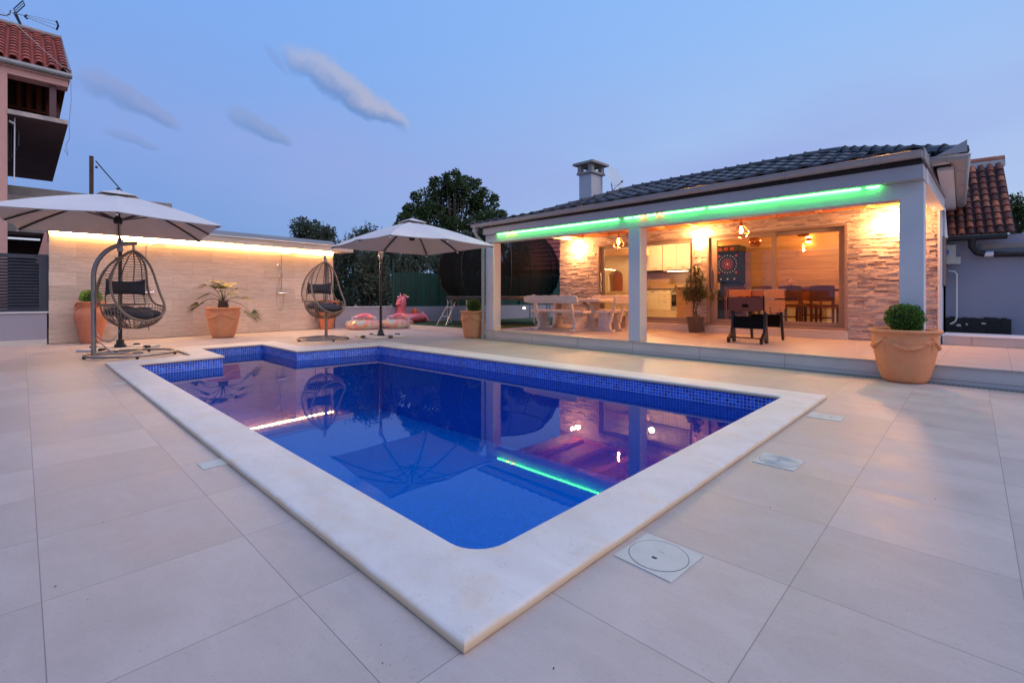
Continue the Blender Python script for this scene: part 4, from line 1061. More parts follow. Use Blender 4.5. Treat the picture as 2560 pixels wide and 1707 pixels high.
def porch_light(x, z):
    lamp('sconce_light', 'POINT', hp(x, W - .33, z), 82, (1, .42, .14), shadow_soft_size=.05)
porch_light(-8.54, 2.50); porch_light(-4.855, 2.49); porch_light(-1.19, 2.475)
def cage_pendant(x, y, zc, label):
    t = thing('pendant_lamp', label, 'pendant lamp', hp(x, y, zc), HA, 'wire cage pendants under the porch')
    MB().tube([(0, 0, .17), (0, 0, 2.90 - zc)], .004, 6).build('cord', 'black_metal', t)
    MB().lathe([(.022, .10), (.022, .16), (.010, .18)], 14).build('socket', 'copper', t, smooth=True)
    MB().lathe([(.0, -.045), (.022, -.035), (.030, 0), (.026, .045), (.014, .085), (.014, .10)], 16).build('bulb', 'bulb_warm', t, smooth=True)
    mb = MB(); n = 6
    for k in range(n):
        a0 = 2 * PI * k / n; a1 = 2 * PI * (k + 1) / n; am = (a0 + a1) / 2
        T = (.02 * math.cos(a0), .02 * math.sin(a0), .14); Wd = (.145 * math.cos(a0), .145 * math.sin(a0), -.03); W2 = (.145 * math.cos(a1), .145 * math.sin(a1), -.03)
        B = (.085 * math.cos(am), .085 * math.sin(am), -.11); B2 = (.085 * math.cos(am + 2 * PI / n), .085 * math.sin(am + 2 * PI / n), -.11)
        for p, q in ((T, Wd), (Wd, W2), (Wd, B), (B, W2), (B, B2)): mb.tube([p, q], .0028, 5)
    mb.build('cage', 'copper', t)
    return t
cage_pendant(-5.95, 1.45, 2.34, 'wire cage pendant with a glowing bulb hanging left of the middle pillar')
cage_pendant(-3.20, 1.40, 2.33, 'wire cage pendant with a glowing bulb hanging in front of the large glass doors')
lamp('lamp_glow', 'POINT', hp(-5.95, 1.45, 2.26), 30, (1, .45, .15), shadow_soft_size=.03).name = 'pendant_light'
lamp('pendant_light', 'POINT', hp(-3.20, 1.40, 2.25), 30, (1, .45, .15), shadow_soft_size=.03)
for x in (-7.2, -3.0):
    l = lamp('room_light', 'POINT', hp(x, 5.2, 2.70), 190 if x < -5 else 110, (1, .64, .34) if x < -5 else (1, .56, .23), shadow_soft_size=.08)
def globe(x, y, z, label):
    t = thing('globe_pendant', label, 'pendant lamp', hp(x, y, z), HA, 'copper globe pendants inside')
    MB().tube([(0, 0, .12), (0, 0, 2.9 - z)], .004, 6).build('cord', 'black_metal', t)
    l = MB(); pr = [(.145 * math.sin(PI * k / 14), -.145 * math.cos(PI * k / 14)) for k in range(3, 15)]
    l.lathe([(max(r, 1e-7), zz) for r, zz in pr], 24); l.build('globe', 'copper', t, smooth=True)
    MB().lathe([(.0, -.105), (.075, -.105), (.075, -.09)], 20).build('bulb', 'halogen', t)
globe(-4.02, 4.6, 2.45, 'round copper globe pendant behind the left glass pane')
globe(-2.97, 4.6, 2.60, 'round copper globe pendant behind the right glass pane')
for x, y, z, lb in ((-5.75, 6.66, 2.50, 'small lit wall lamp behind the dart machine'), (-3.35, 6.66, 2.62, 'added lit lamp on the plank wall standing for a reflection in the door glass')):  # second lamp is added, standing in for a bright reflection in the glass
    t = thing('indoor_lamp', lb, 'wall lamp', hp(x, y, z), HA)
    MB().box(-.04, .04, -.08, .02, -.05, .05).build('housing', 'copper', t); MB().box(-.05, .05, -.09, 0, -.075, -.055).box(-.05, .05, -.09, 0, .055, .07).build('lens', 'bulb_warm', t)
t = thing('led_bar_lamp', 'row of small lit spots on the right plank wall indoors', 'wall lamp', hp(-2.25, 6.66, 2.02), HA)
mb = MB(); mb2 = MB()
for k in range(3):
    mb.box(-.26 + k * .26 - .05, -.26 + k * .26 + .05, -.05, .0, -.02, .02); mb2.box(-.26 + k * .26 - .05, -.26 + k * .26 + .05, -.05, -.0, .022, .034).box(-.26 + k * .26 - .05, -.26 + k * .26 + .05, -.05, -.0, -.034, -.022)
mb.box(-.35, .35, -.02, .0, -.008, .008).build('bar', 'steel', t); mb2.build('lens', 'halogen', t)

# ================================================================ INTERIOR
def cupboard(name, label, x, y, z0, z1, w, nd, drawers=0, handle_low=False, d=.58):
    t = thing(name, label, 'cabinet', hp(x, y, z0), HA)
    MB().box(0, w, .02, d, 0, z1 - z0).build('carcass', 'cabinet_cream', t)
    if drawers:
        hs = [.18, .18, z1 - z0 - .36][:drawers]; z = z1 - z0
        for h in hs:
            f = MB().box(.006, w - .006, 0, .018, z - h + .006, z - .006).build('drawer', 'cabinet_cream', t, bevel=.002)
            MB().tube([(w / 2 - .05, -.02, z - .06), (w / 2 - .03, -.03, z - .06), (w / 2 + .03, -.03, z - .06), (w / 2 + .05, -.02, z - .06)], .006, 5).build('handle', 'black_metal', f); z -= h
    else:
        for k in range(nd):
            a = w / nd * k
            f = MB().box(a + .006, a + w / nd - .006, 0, .018, .006, z1 - z0 - .006).build('door', 'cabinet_cream', t, bevel=.002)
            zz = .07 if handle_low else z1 - z0 - .07
            MB().tube([(a + w / nd / 2 - .06, -.02, zz), (a + w / nd / 2 - .03, -.03, zz), (a + w / nd / 2 + .03, -.03, zz), (a + w / nd / 2 + .06, -.02, zz)], .007, 5).build('handle', 'black_metal', f)
    return t
cupboard('wall_cabinet', 'cream wall cabinet with two doors above the sink, left', -8.55, 6.6, 1.96, 2.86, .95, 2, 0, True, .4)
cupboard('wall_cabinet', 'cream wall cabinet to the right above the cooker', -7.58, 6.6, 1.96, 2.86, .98, 2, 0, True, .4)
cupboard('base_cabinet', 'cream base cabinet below the sink, left of the drawers', -8.52, 6.6, .62, 1.32, .80, 2)
cupboard('base_cabinet', 'cream drawer unit with three drawers between sink cabinet and oven', -7.715, 6.6, .62, 1.32, .42, 1, 3)
ov = thing('oven', 'built in oven with a dark glass door beside the drawer unit', 'oven', hp(-7.29, 6.6, .62), HA)
MB().box(0, .58, .01, .55, 0, .70).build('body', 'steel', ov); MB().box(.03, .55, -.012, .009, .15, .52).build('door', 'black_board', ov, bevel=.003)
MB().tube([(.06, -.04, .54), (.52, -.04, .54)], .01, 6).build('handle', 'steel', ov)
for k in range(5): MB().tube([(.08 + k * .1, -.03, .63), (.08 + k * .1, .01, .63)], .018, 10).build('knob', 'black_metal', ov)
wt = thing('worktop', 'dark kitchen worktop running over the base cabinets', 'worktop', hp(-8.65, 6.56, 1.321), HA)
MB().box(0, 2.6, 0, .62, 0, .035).build('slab', 'worktop', wt)
MB().box(0, 2.6, .055, .10, -.90, -.70).build('kickboard', 'floor_tile_light', wt)
sp = MB().box(0, 2.6, .60, .62, .60, .04).box(0, 2.6, .585, .60, .34, .60).build('splashback', 'wood_plank_kitchen', wt)
tp = thing('kitchen_tap', 'tall curved steel tap over the kitchen sink', 'tap', hp(-8.12, 6.72, 1.356), HA)
MB().tube([(0, 0, 0), (0, 0, .33), (-.02, 0, .36), (-.16, 0, .36), (-.19, 0, .33), (-.19, 0, .26)], .012, 8).build('spout', 'steel', tp, smooth=True)
hd = thing('cooker_hood', 'slim lit cooker hood under the right wall cabinet', 'cooker hood', hp(-7.50, 6.48, 1.91), HA)
MB().box(0, .82, 0, .5, 0, .045).build('body', 'steel', hd); MB().box(.1, .72, .1, .3, -.006, -.001).build('light', 'halogen', hd)
isl = thing('kitchen_island', 'tan end panel of the kitchen island in front of the cooker', 'cabinet', hp(-6.40, 5.2, .42), HA)
MB().box(0, .55, 0, .04, 0, .90).box(0, .04, .04, 1.3, 0, .90).build('panel', 'wood_plank_kitchen', isl); MB().box(-.03, .6, -.03, 1.35, .901, .935).build('top', 'worktop', isl)
rk = thing('bottle_rack', 'tall narrow black bottle rack beside the stone pier', 'rack', hp(-5.60, 4.4, .42), HA)
MB().box(0, .06, 0, .3, .9, 2.3).build('frame', 'black_metal', rk)
for k in range(5): MB().tube([(-.03, .1, 1.1 + k * .26), (.09, .1, 1.1 + k * .26)], .035, 8).build('bottle', 'clear_glass', rk)
fp = thing('fireplace', 'cream masonry grill fireplace with an arched opening behind the left door', 'fireplace', hp(-9.05, 5.35, .42), HA)
ar = [(0, 0), (0, .93), (.12, .93), (.12, 1.30)] + [(.40 - .28 * math.cos(PI * k / 10), 1.30 + .22 * math.sin(PI * k / 10)) for k in range(1, 10)] + [(.68, 1.30), (.68, .93), (1.0, .93), (1.0, 0)]
MB().box(0, 1.15, 0, .6, 0, .78).box(0, 1.2, -.03, .6, .781, .84).build('hearth', 'plaster_cream', fp)
MB().prism([(0, .84), (.14, .84), (.14, 1.32)] + [(.42 - .28 * math.cos(PI * k / 10), 1.32 + .20 * math.sin(PI * k / 10)) for k in range(1, 10)] + [(.70, 1.32), (.70, .84), (1.1, .84), (1.1, 2.0), (0, 2.0)], .05, .5, 'y').build('arch', 'plaster_cream', fp)
MB().box(.14, .70, .35, .52, .84, 1.5).build('firebox', 'terracotta_red', fp)
MB().box(-.02, 1.35, -.05, .6, 2.0, 2.2).build('mantel', 'wood_plank_kitchen', fp); MB().box(0, 1.0, .05, .6, 2.2, 2.48).build('chimney_breast', 'plaster_cream', fp)
# dart machine
dm = thing('dart_machine', 'tall black electronic dart machine with a round red and white target board', 'dart machine', hp(-5.56, 5.95, .42), HA)
MB().box(.03, .60, .05, .62, 0, .86).box(.06, .58, .15, .60, .86, 2.0).build('cabinet', 'dart_black', dm, bevel=.01)
MB().hexa([(0, .10, 1.10), (.62, .10, 1.10), (.62, .60, 1.02), (0, .60, 1.02), (0, .08, 1.93), (.62, .08, 1.93), (.62, .6, 1.93), (0, .6, 1.93)]).build('front_panel', 'dart_black', dm)
MB().box(-.05, .64, -.02, .60, 1.935, 2.13).build('header', 'dart_black', dm, bevel=.008)
def ringm(c, r0, r1, y, n=40, parts=None):
    mb = MB()
    for k in range(n):
        if parts is not None and k % 2 != parts: continue
        a0, a1 = 2 * PI * k / n, 2 * PI * (k + 1) / n
        mb.add([(c[0] + r * math.cos(a), y, c[1] + r * math.sin(a)) for r, a in ((r0, a0), (r1, a0), (r1, a1), (r0, a1))], [(0, 1, 2, 3)])
    return mb
cx_, cz_ = .31, 1.60
ringm((cx_, cz_), .0, .175, .075, 32).build('target', 'dart_black', dm)
ringm((cx_, cz_), .152, .160, .072, 40).build('target', 'dart_red', dm); ringm((cx_, cz_), .02, .085, .072, 20, 0).build('target', 'dart_red', dm)
ringm((cx_, cz_), .10, .135, .072, 20, 1).build('target', 'sign_red', dm); ringm((cx_, cz_), .0, .02, .070, 16).build('target', 'dart_led', dm)
mb = MB()
for k in range(20): mb.add([(cx_ + .25 * math.cos(2 * PI * k / 20) + dx, .078, cz_ + .25 * math.sin(2 * PI * k / 20) + dz) for dx, dz in ((-.009, -.012), (.009, -.012), (.009, .012), (-.009, .012))], [(0, 1, 2, 3)])
for k in range(3): mb.add([(.12 + k * .19 + dx, .085, 1.17 + dz) for dx, dz in ((-.018, -.018), (.018, -.018), (.018, .018), (-.018, .018))], [(0, 1, 2, 3)])
mb.build('number_light', 'dart_led', dm)
mb = MB()
for q in ((.07, 1.36), (.55, 1.36), (.07, 1.84), (.55, 1.84)): mb.box(q[0] - .03, q[0] + .03, .074, .078, q[1] - .03, q[1] + .03)
for k in range(3): mb.box(.08 + k * .17, .19 + k * .17, -.024, -.021, 1.98, 2.07)
mb.build('score_display', 'sign_red', dm)
# dining table and chairs
dt = thing('dining_table', 'red brown wooden dining table behind the glass doors', 'table', hp(-4.6, 5.05, .42), HA)
MB().box(0, 2.6, 0, .85, .80, .85).build('top', 'wood_red_brown', dt, bevel=.004)
for x in (.08, 2.44):
    for y in (.08, .70): MB().box(x, x + .08, y, y + .08, 0, .80).build('leg', 'wood_red_brown', dt)
dc0 = thing('dining_chair', 'high backed dark dining chair in front of the table, left of the right glass pane', 'chair', hp(-3.27, 4.72, .42), HA, 'dining chairs')
def chair_parts(t):
    MB().box(-.23, .23, 0, .46, .42, .48).build('seat', 'wood_red_brown', t, bevel=.008)
    MB().prism([(-.25, .56), (.25, .56), (.25, .91), (.12, .93), (-.12, .93), (-.25, .91)], -.05, -.015, 'y').build('backrest', 'wood_red_brown', t, bevel=.008)
    for x in (-.24, .19): MB().box(x, x + .05, -.045, .0, 0, .58).build('leg', 'wood_red_brown', t); MB().box(x, x + .05, .40, .45, 0, .42).build('leg', 'wood_red_brown', t)
    MB().box(-.19, .19, -.03, -.01, .16, .20).build('stretcher', 'wood_red_brown', t)
chair_parts(dc0)
for x, y, r, lb in ((-2.61, 4.72, 0, 'high backed dark dining chair nearest the right door frame'), (-4.55, 4.80, 0, 'dark dining chair behind the football table'), (-4.95, 5.4, -PI / 2, 'red brown dining chair at the left end of the table'), (-3.9, 4.75, 0, 'dark dining chair directly behind the door mullion'), (-3.2, 6.25, PI, 'dining chair on the far side of the table')):
    copy_tree(dc0, hp(x, y, .42), HA + r, lb)
vs_ = thing('flower_vase', 'small glass vase of pale flowers on the dining table', 'vase', hp(-3.45, 5.4, 1.271), HA)
MB().lathe([(.04, 0), (.06, .05), (.03, .12), (.04, .15)], 14).build('vase', 'clear_glass', vs_); mb = MB()
for k in range(60): mb.leaf((random.gauss(0, .05), random.gauss(0, .05), .2 + random.gauss(0, .04)), .035, (random.gauss(0, 1), random.gauss(0, 1), 1), asp=.8)
mb.build('flowers', 'pink_vinyl_pale', vs_)

# ================================================================ PORCH FURNITURE
WW = 'wood_whitewashed'
def slab(L, d, t, j=.012, seed=1):  # live edged board along x: wavy edges
    rr = random.Random(seed); n = 14; mb = MB(); V = []
    for k in range(n + 1):
        x = L * (k / n - .5); e = .03 * (1 if k in (0, n) else 0)
        a = rr.uniform(-j, j); b = rr.uniform(-j, j)
        V.append((x, -d / 2 + a + e, d / 2 + b - e))
    for x, a, b in V: mb.v += [(x, a, 0), (x, b, 0), (x, b, t), (x, a, t)]
    for k in range(n):
        o = 4 * k
        for q in range(4): mb.f.append((o + q, o + 4 + q, o + 4 + (q + 1) % 4, o + (q + 1) % 4))
    mb.f.append((0, 1, 2, 3)); mb.f.append((4 * n + 3, 4 * n + 2, 4 * n + 1, 4 * n)); return mb
def bench(name, label, loc, rz, L, xs, seed):   # backrest on the local -y side
    t = thing(name, label, 'bench', loc, rz, 'rustic benches round the porch table')
    s = slab(L, .40, .07, .012, seed); s.v = [(x, y + .12, z + .44) for x, y, z in s.v]; s.build('seat', WW, t, bevel=.012)
    b = slab(L, .20, .06, .006, seed + 5); b.v = [(x, -.24 - z - (y) * .22, .78 + y) for x, y, z in b.v]; b.build('backrest', WW, t, bevel=.012)
    for x in xs:
        MB().prism([(-.10, .055), (.28, .055), (.24, .44), (-.04, .44)], x - .045, x + .045, 'x').build('leg', WW, t, bevel=.01)
        MB().prism([(-.20, 0), (.38, 0), (.36, .05), (-.18, .055)], x - .06, x + .06, 'x').build('foot', WW, t, bevel=.01)
        MB().prism([(-.03, .20), (-.10, .20), (-.305, .90), (-.25, .90)], x - .04, x + .04, 'x').build('back_post', WW, t, bevel=.008)
    return t
TZ = .235
bench('rustic_bench', 'long whitewashed rustic bench with its back to the camera', hp(-7.63, 1.22, TZ), HA, 1.75, (-.55, .62), 2)
bench('rustic_bench', 'long whitewashed rustic bench on the far side of the table', hp(-7.0, 2.78, TZ), HA + PI, 1.75, (-.6, .6), 4)
bench('rustic_bench', 'short whitewashed rustic bench at the right end of the table', hp(-6.42, 1.90, TZ), HA + PI / 2, .62, (-.20, .20), 7)
tb = thing('rustic_table', 'thick topped whitewashed rustic table between the porch benches', 'table', hp(-7.62, 1.98, TZ), HA)
s = slab(2.0, .78, .08, .015, 11); s.v = [(x, y, z + .72) for x, y, z in s.v]; s.build('top', WW, tb, bevel=.015)
for x in (-.62, .62):
    MB().prism([(-.17, .07), (.17, .07), (.12, .35), (.15, .72), (-.15, .72), (-.12, .35)], x - .06, x + .06, 'x').build('leg', WW, tb, bevel=.015)
    MB().prism([(-.33, 0), (.33, 0), (.30, .07), (-.30, .07)], x - .08, x + .08, 'x').build('foot', WW, tb, bevel=.012)
    sgn = 1 if x < 0 else -1
    MB().bar((x + sgn * .05, 0, .40), (x + sgn * .38, 0, .71), .08, .08).build('brace', WW, tb, bevel=.008)

# table football
ft = thing('football_table', 'folding table football table with dark legs, orange wood side and rods', 'game table', hp(-3.02, 1.70, TZ), HA)
hw, hl = .325, .60
MB().prism([(-hw, .78), (-hw, .62), (-.24, .585), (.24, .585), (hw, .62), (hw, .845), (-hw, .845)], -hl, -hl + .02, 'y').build('end_panel', 'brown_board', ft, bevel=.003)
MB().prism([(-hw, .845), (-hw, .62), (-.24, .585), (.24, .585), (hw, .62), (hw, .845)], hl - .02, hl, 'y').build('end_panel', 'brown_board', ft)
for s in (-1, 1):
    x = s * (hw - .009)
    MB().prism([(-hl + .02, .62), (-hl + .12, .555), (hl - .12, .555), (hl - .02, .62), (hl - .02, .845), (-hl + .02, .845)], x - .009, x + .009, 'x').build('side_panel', 'wood_particle', ft, bevel=.002)
MB().box(-hw + .02, hw - .02, -hl + .02, hl - .02, .70, .71).build('playfield', 'sign_red', ft)
mb = MB().box(-hw + .02, -hw + .035, -hl + .02, hl, .846, .985).box(hw - .035, hw - .02, -hl + .02, hl, .846, .985)
mb.box(-hw, hw, hl - .01, hl + .004, .846, .985); mb.build('raised_wall', 'wood_particle', ft)
MB().box(-hw - .005, hw + .005, hl - .02, hl + .008, .986, 1.0).build('top_rail', 'stain_white', ft)
MB().box(-hw - .012, -hw, -hl - .002, hl, .60, .99).build('corner_strip', 'wood_particle', ft); MB().box(-hw, -hw + .02, -hl - .006, -hl, .60, .845).build('corner_strip', 'black_board', ft); MB().box(hw - .02, hw, -hl - .006, -hl, .60, .87).build('corner_strip', 'black_board', ft)
MB().prism([(-.055, -.02), (-.04, -.033), (.04, -.033), (.055, -.02), (.055, .015), (.04, .028), (-.04, .028), (-.055, .015)], -hl - .004, -hl - .001, 'y').build('ball_slot', 'black_board', ft).location = (0, 0, .69)
for k in range(8):
    y = -.49 + k * .14; s = 1 if k % 2 else -1
    rod = MB().tube([(-.46, y, .81), (.46, y, .81)], .007, 8).build('rod', 'steel', ft)
    MB().tube([(s * .40, y, .81), (s * .42, y, .81), (s * .56, y, .81)], [.010, .016, .015], 10).build('grip', 'black_metal', rod)
    mb = MB()
    for q in range(1 + (k * 2) % 4): mb.box(-.18 + q * .12, -.15 + q * .12, y - .012, y + .012, .74, .86)
    mb.build('player', 'black_board' if s > 0 else 'sign_red', rod)
MB().tube([(hw + .0, -.30, .64), (hw + .006, -.30, .64)], .022, 10).tube([(hw, -.27, .585), (hw + .006, -.27, .585)], .018, 10).tube([(hw, .25, .60), (hw + .006, .25, .60)], .018, 10).build('bolt', 'black_metal', ft)
for s in (-1, 1):
    x = s * .285
    MB().prism([(-.60, 0), (-.66, 0), (-.665, .09), (-.60, .13), (-.50, .20), (-.47, .32), (-.455, .45), (-.47, .66), (-.38, .66), (-.37, .30), (-.33, .12), (-.32, 0), (-.40, 0), (-.42, .05), (-.55, .085), (-.585, .06)], x - .022, x + .022, 'x').build('leg', 'black_metal', ft, bevel=.004)
    MB().prism([(.62, 0), (.56, 0), (.42, .66), (.50, .66)], x - .02, x + .02, 'x').build('leg', 'black_metal', ft, bevel=.004)
MB().box(-.263, .263, -.45, -.43, .26, .485).build('cross_panel', 'black_board', ft); MB().box(-.263, .263, .47, .49, .26, .50).build('cross_panel', 'black_board', ft)
MB().bar((-.285, -.60, .10), (.285, -.60, .10), .03, .02).build('foot_bar', 'black_metal', ft)

# ================================================================ PLANTS
def dirs(): 
    v = Vector((random.gauss(0, 1), random.gauss(0, 1), random.gauss(0, 1))); return v.normalized()
def leafball(n, r, size, sc=(1, 1, 1), c=(0, 0, 0), mb=None, shell=.35, lump=.10):
    mb = mb or MB(); c = Vector(c)
    for _ in range(n):
        d = dirs(); k = 1 - shell * random.random() ** 1.6; k *= 1 + lump * noise.noise(d * 3.3 + c)
        p = Vector((d.x * sc[0], d.y * sc[1], d.z * sc[2])) * r * k + c
        q = (d + dirs() * .7).normalized(); mb.leaf(p, size * random.uniform(.7, 1.25), q, asp=.55)
    return mb
def big_pot(loc, R, h, mat, label, ball, rz=0, garland=True, low=.52):
    t = thing('terracotta_planter', label, 'planter', loc, rz)
    rf = lambda f: R * (low + .03 + (.885 - low) * f ** .55)
    pr = [(0, 0.0), (R * low, 0.0), (rf(.01), h * .015)] + [(rf(q / .8), h * q) for q in (.05, .1, .2, .3, .4, .5, .6, .7, .8)] + [(R * .89, h * .87), (R * .93, h * .925), (R * 1.0, h * .955), (R * 1.0, h * .985), (R * .96, h), (R * .88, h * .99), (R * .84, h * .93), (0, h * .92)]
    MB().lathe(pr, 48).build('pot', mat, t, smooth=True)
    if garland:
        mb = MB(); m = 4
        for k in range(m):
            a0 = 2 * PI * k / m + .3; path = []
            for q in range(13):
                f = q / 12; a = a0 + 2 * PI / m * f; z = h * (.83 - .17 * math.sin(PI * f)); rr = R * (.90 - .05 * math.sin(PI * f)); path.append((rr * math.cos(a), rr * math.sin(a), z))
            mb.tube(path, [.012 + .024 * math.sin(PI * q / 12) + .006 * (q % 2) for q in range(13)], 7)
            for q in range(22):
                f = .08 + .84 * q / 21; a = a0 + 2 * PI / m * f; z = h * (.83 - .17 * math.sin(PI * f)) + random.uniform(-.012, .012); mb.ball((R * (.925 - .05 * math.sin(PI * f)) * math.cos(a), R * (.925 - .05 * math.sin(PI * f)) * math.sin(a), z), .024 * R / .4, 7, 5)
            mb.tube([(R * .90 * math.cos(a0), R * .90 * math.sin(a0), h * .86), (R * .88 * math.cos(a0), R * .88 * math.sin(a0), h * .70), (R * .84 * math.cos(a0), R * .84 * math.sin(a0), h * .56)], [.022, .018, .006], 7)
        mb.build('garland', mat, t, smooth=True)
    MB().lathe([(R * .845, h * .93), (R * .6, h * .955), (0, h * .965)], 24).build('soil', 'soil', t)
    if ball:
        r, n, sz = ball
        bx = thing('boxwood_ball', 'clipped round boxwood in the ' + label, 'shrub', Vector(loc) + Vector((0, 0, h * .955 + r * .80)))
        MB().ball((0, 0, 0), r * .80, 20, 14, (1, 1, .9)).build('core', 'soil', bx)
        leafball(n, r, sz, (1, 1, .92), shell=.28, lump=.20).build('foliage', 'leaf_box', bx)
    return t
random.seed(11)
pc = onz(2262, 958); pc = pc + (pc - CAM).normalized() * 0.0; d0 = Vector((pc.x, pc.y, 0)).normalized()
big_pot((pc.x + d0.x * .22, pc.y + d0.y * .19, 0), .375, .675, 'terracotta_pale', 'large pale terracotta planter in front of the right porch pillar', (.205, 4600, .024), .7)
pc = onz(1185, 846); d0 = Vector((pc.x, pc.y, 0)).normalized()
big_pot((pc.x + d0.x * .25, pc.y + d0.y * .25, 0), .37, .71, 'terracotta', 'orange terracotta planter beside the left porch pillar', (.20, 2600, .026), .2, low=.62)
pc = onz(558, 845); d0 = Vector((pc.x, pc.y, 0)).normalized()
pp = big_pot((pc.x + d0.x * .25, pc.y + d0.y * .25, 0), .42, .80, 'terracotta', 'wide terracotta planter with a fan palm against the travertine wall', None, .9)
fpx, fpy = pc.x + d0.x * .25, pc.y + d0.y * .25
pm = thing('fan_palm', 'small fan palm with spread fronds in the planter by the travertine wall', 'palm', (fpx, fpy, .77))
mb = MB(); mb.lathe([(.10, -.02), (.13, .06), (.10, .15), (.06, .20), (0, .22)], 14)
for k in range(60): a = random.uniform(0, 2 * PI); z = random.uniform(0, .18); mb.leaf((.11 * math.cos(a), .11 * math.sin(a), z + .03), .10, (math.cos(a) * .4, math.sin(a) * .4, 1), asp=.2)
mb.build('trunk', 'bark', pm)
def frond(az, reach, rise, droop, R, mat, n=22):   # az in image terms: 0 = right, 90 = up/away
    d = (RT * math.cos(rad(az)) + FW * math.sin(rad(az)))
    st = Vector((0, 0, .18)); pts = [st + d * (reach * f) + Vector((0, 0, rise * math.sin(f * PI * .5) - droop * f * f)) for f in [k / 8 for k in range(9)]]
    MB().tube(pts, [.010 - .0007 * k for k in range(9)], 6).build('stalk', 'leaf_palm', pm)
    tip = pts[-1]; ax = (pts[-1] - pts[-2]).normalized(); sd = ax.cross(Vector((0, 0, 1))); sd = sd.normalized() if sd.length > .1 else RT.copy(); up = sd.cross(ax)
    mb = MB()
    for k in range(n):
        a = rad(-115 + 230 * k / (n - 1)); v = (ax * math.cos(a) + sd * math.sin(a) + up * (.25 * abs(math.sin(a)))).normalized(); L = R * 1.12 * (1 - .25 * abs(math.sin(a / 2))) * random.uniform(.9, 1.05)
        m = tip + v * L * .55; e = tip + v * L + Vector((0, 0, -.10 * L - .12 * L * random.random())); w = .017
        nn = v.cross(up).normalized() * w
        mb.add([tip, m + nn, m - nn, e], [(0, 1, 3, 2)])
    mb.build('frond', mat, pm)
for a in ((185, .62, .20, .28, .34, 'leaf_palm'), (168, .50, .50, .08, .30, 'leaf_palm_dry'), (130, .22, .42, .0, .36, 'leaf_palm'), (80, .12, .40, 0, .36, 'leaf_palm'), (40, .30, .36, .03, .38, 'leaf_palm'), (5, .50, .18, .10, .40, 'leaf_palm'),
          (-12, .85, .12, .42, .36, 'leaf_palm'), (270, .15, .34, 0, .32, 'leaf_palm'), (150, .32, .52, .0, .30, 'leaf_palm'), (320, .35, .30, .06, .33, 'leaf_palm'), (215, .35, .28, .1, .3, 'leaf_palm')):
    frond(*a)
def amphora(s, off, label, ball):
    p = wp(off, s); t = thing('amphora_pot', label, 'pot', p, WA, 'tall terracotta amphoras')
    MB().lathe([(0, 0), (.175, 0), (.19, .03), (.235, .30), (.285, .52), (.30, .64), (.275, .74), (.215, .80), (.20, .84), (.235, .93), (.25, .955), (.235, .97), (.18, .95), (0, .93)], 40).build('jar', 'terracotta_red', t, smooth=True)
    for s_ in (-1, 1):
        u = Vector((math.cos(YAW - WA), math.sin(YAW - WA), 0)) * s_
        MB().tube([u * r + Vector((0, 0, z)) for r, z in ((.22, .92), (.31, .935), (.355, .88), (.35, .80), (.31, .72), (.285, .66))], [.028, .027, .026, .025, .025, .03], 8).build('handle', 'terracotta_red', t, smooth=True)
    if ball:
        bx = thing('boxwood_ball', 'clipped boxwood, its green painted as lit, in the tall amphora at left', 'shrub', p + Vector((0, 0, 1.07)))
        MB().ball((0, 0, 0), .15, 16, 10).build('core', 'soil', bx); leafball(2600, .215, .026, (1, 1, .85)).build('foliage', 'leaf_box_lit', bx)
    return t
amphora(.66, .34, 'tall terracotta amphora with two handles at the left end of the travertine wall', True)
amphora(6.60, .38, 'tall terracotta amphora half hidden behind the far hanging chair', False)
# dracaena on the porch
dp_ = thing('ribbed_pot', 'ribbed dark brown pot on the porch by the stone pier', 'pot', hp(-4.82, 2.98, TZ), HA)
pr = [(0, 0), (.135, 0)] + [(.14 + .055 * k / 12 + (.006 if k % 2 else 0), .01 + .33 * k / 12) for k in range(13)] + [(.205, .35), (.205, .37), (.18, .37), (.175, .34), (0, .33)]
MB().lathe(pr, 32).build('pot', 'pot_brown', dp_, smooth=True); MB().lathe([(.176, .345), (0, .35)], 20).build('soil', 'soil', dp_)
dr_ = thing('dracaena_plant', 'bushy dracaena with twisted stems growing from the ribbed brown pot', 'plant', hp(-4.82, 2.98, TZ + .33), HA)
mb = MB(); tips = []
for k in range(3):
    a = 2 * PI * k / 3; pts = [(.03 * math.cos(a + 4.5 * f) * (1 + f), .03 * math.sin(a + 4.5 * f) * (1 + f), .62 * f) for f in [q / 12 for q in range(13)]]; mb.tube(pts, [.017 - .0006 * q for q in range(13)], 7)
    for b in range(9):
        e = Vector((random.gauss(0, .15), random.gauss(0, .15), .40 + .72 * random.random())); e.z += .08
        s_ = Vector(pts[min(12, 6 + b)]); m_ = (s_ + e) / 2 + Vector((0, 0, -.03)); mb.tube([s_, m_, e], [.010, .008, .006], 5); tips.append(e)
mb.build('stem', 'bark', dr_)
tips += [Vector((random.gauss(0, .14), random.gauss(0, .14), random.uniform(.38, 1.22))) for _ in range(24)]
mb = MB()
for tpt in tips:
    for _ in range(26):
        d = (dirs() + Vector((0, 0, .35))).normalized(); L = random.uniform(.10, .18); p0 = tpt; p1 = tpt + d * L * .55; p2 = tpt + d * L + Vector((0, 0, -L * .38)); sd = d.cross(Vector((0, 0, 1))); sd = (sd.normalized() if sd.length > .05 else Vector((1, 0, 0))) * .0085
        mb.add([p0 - sd * .6, p0 + sd * .6, p1 + sd, p1 - sd, p2], [(0, 1, 2, 3), (3, 2, 4)])
mb.build('foliage', 'leaf_dracaena', dr_)

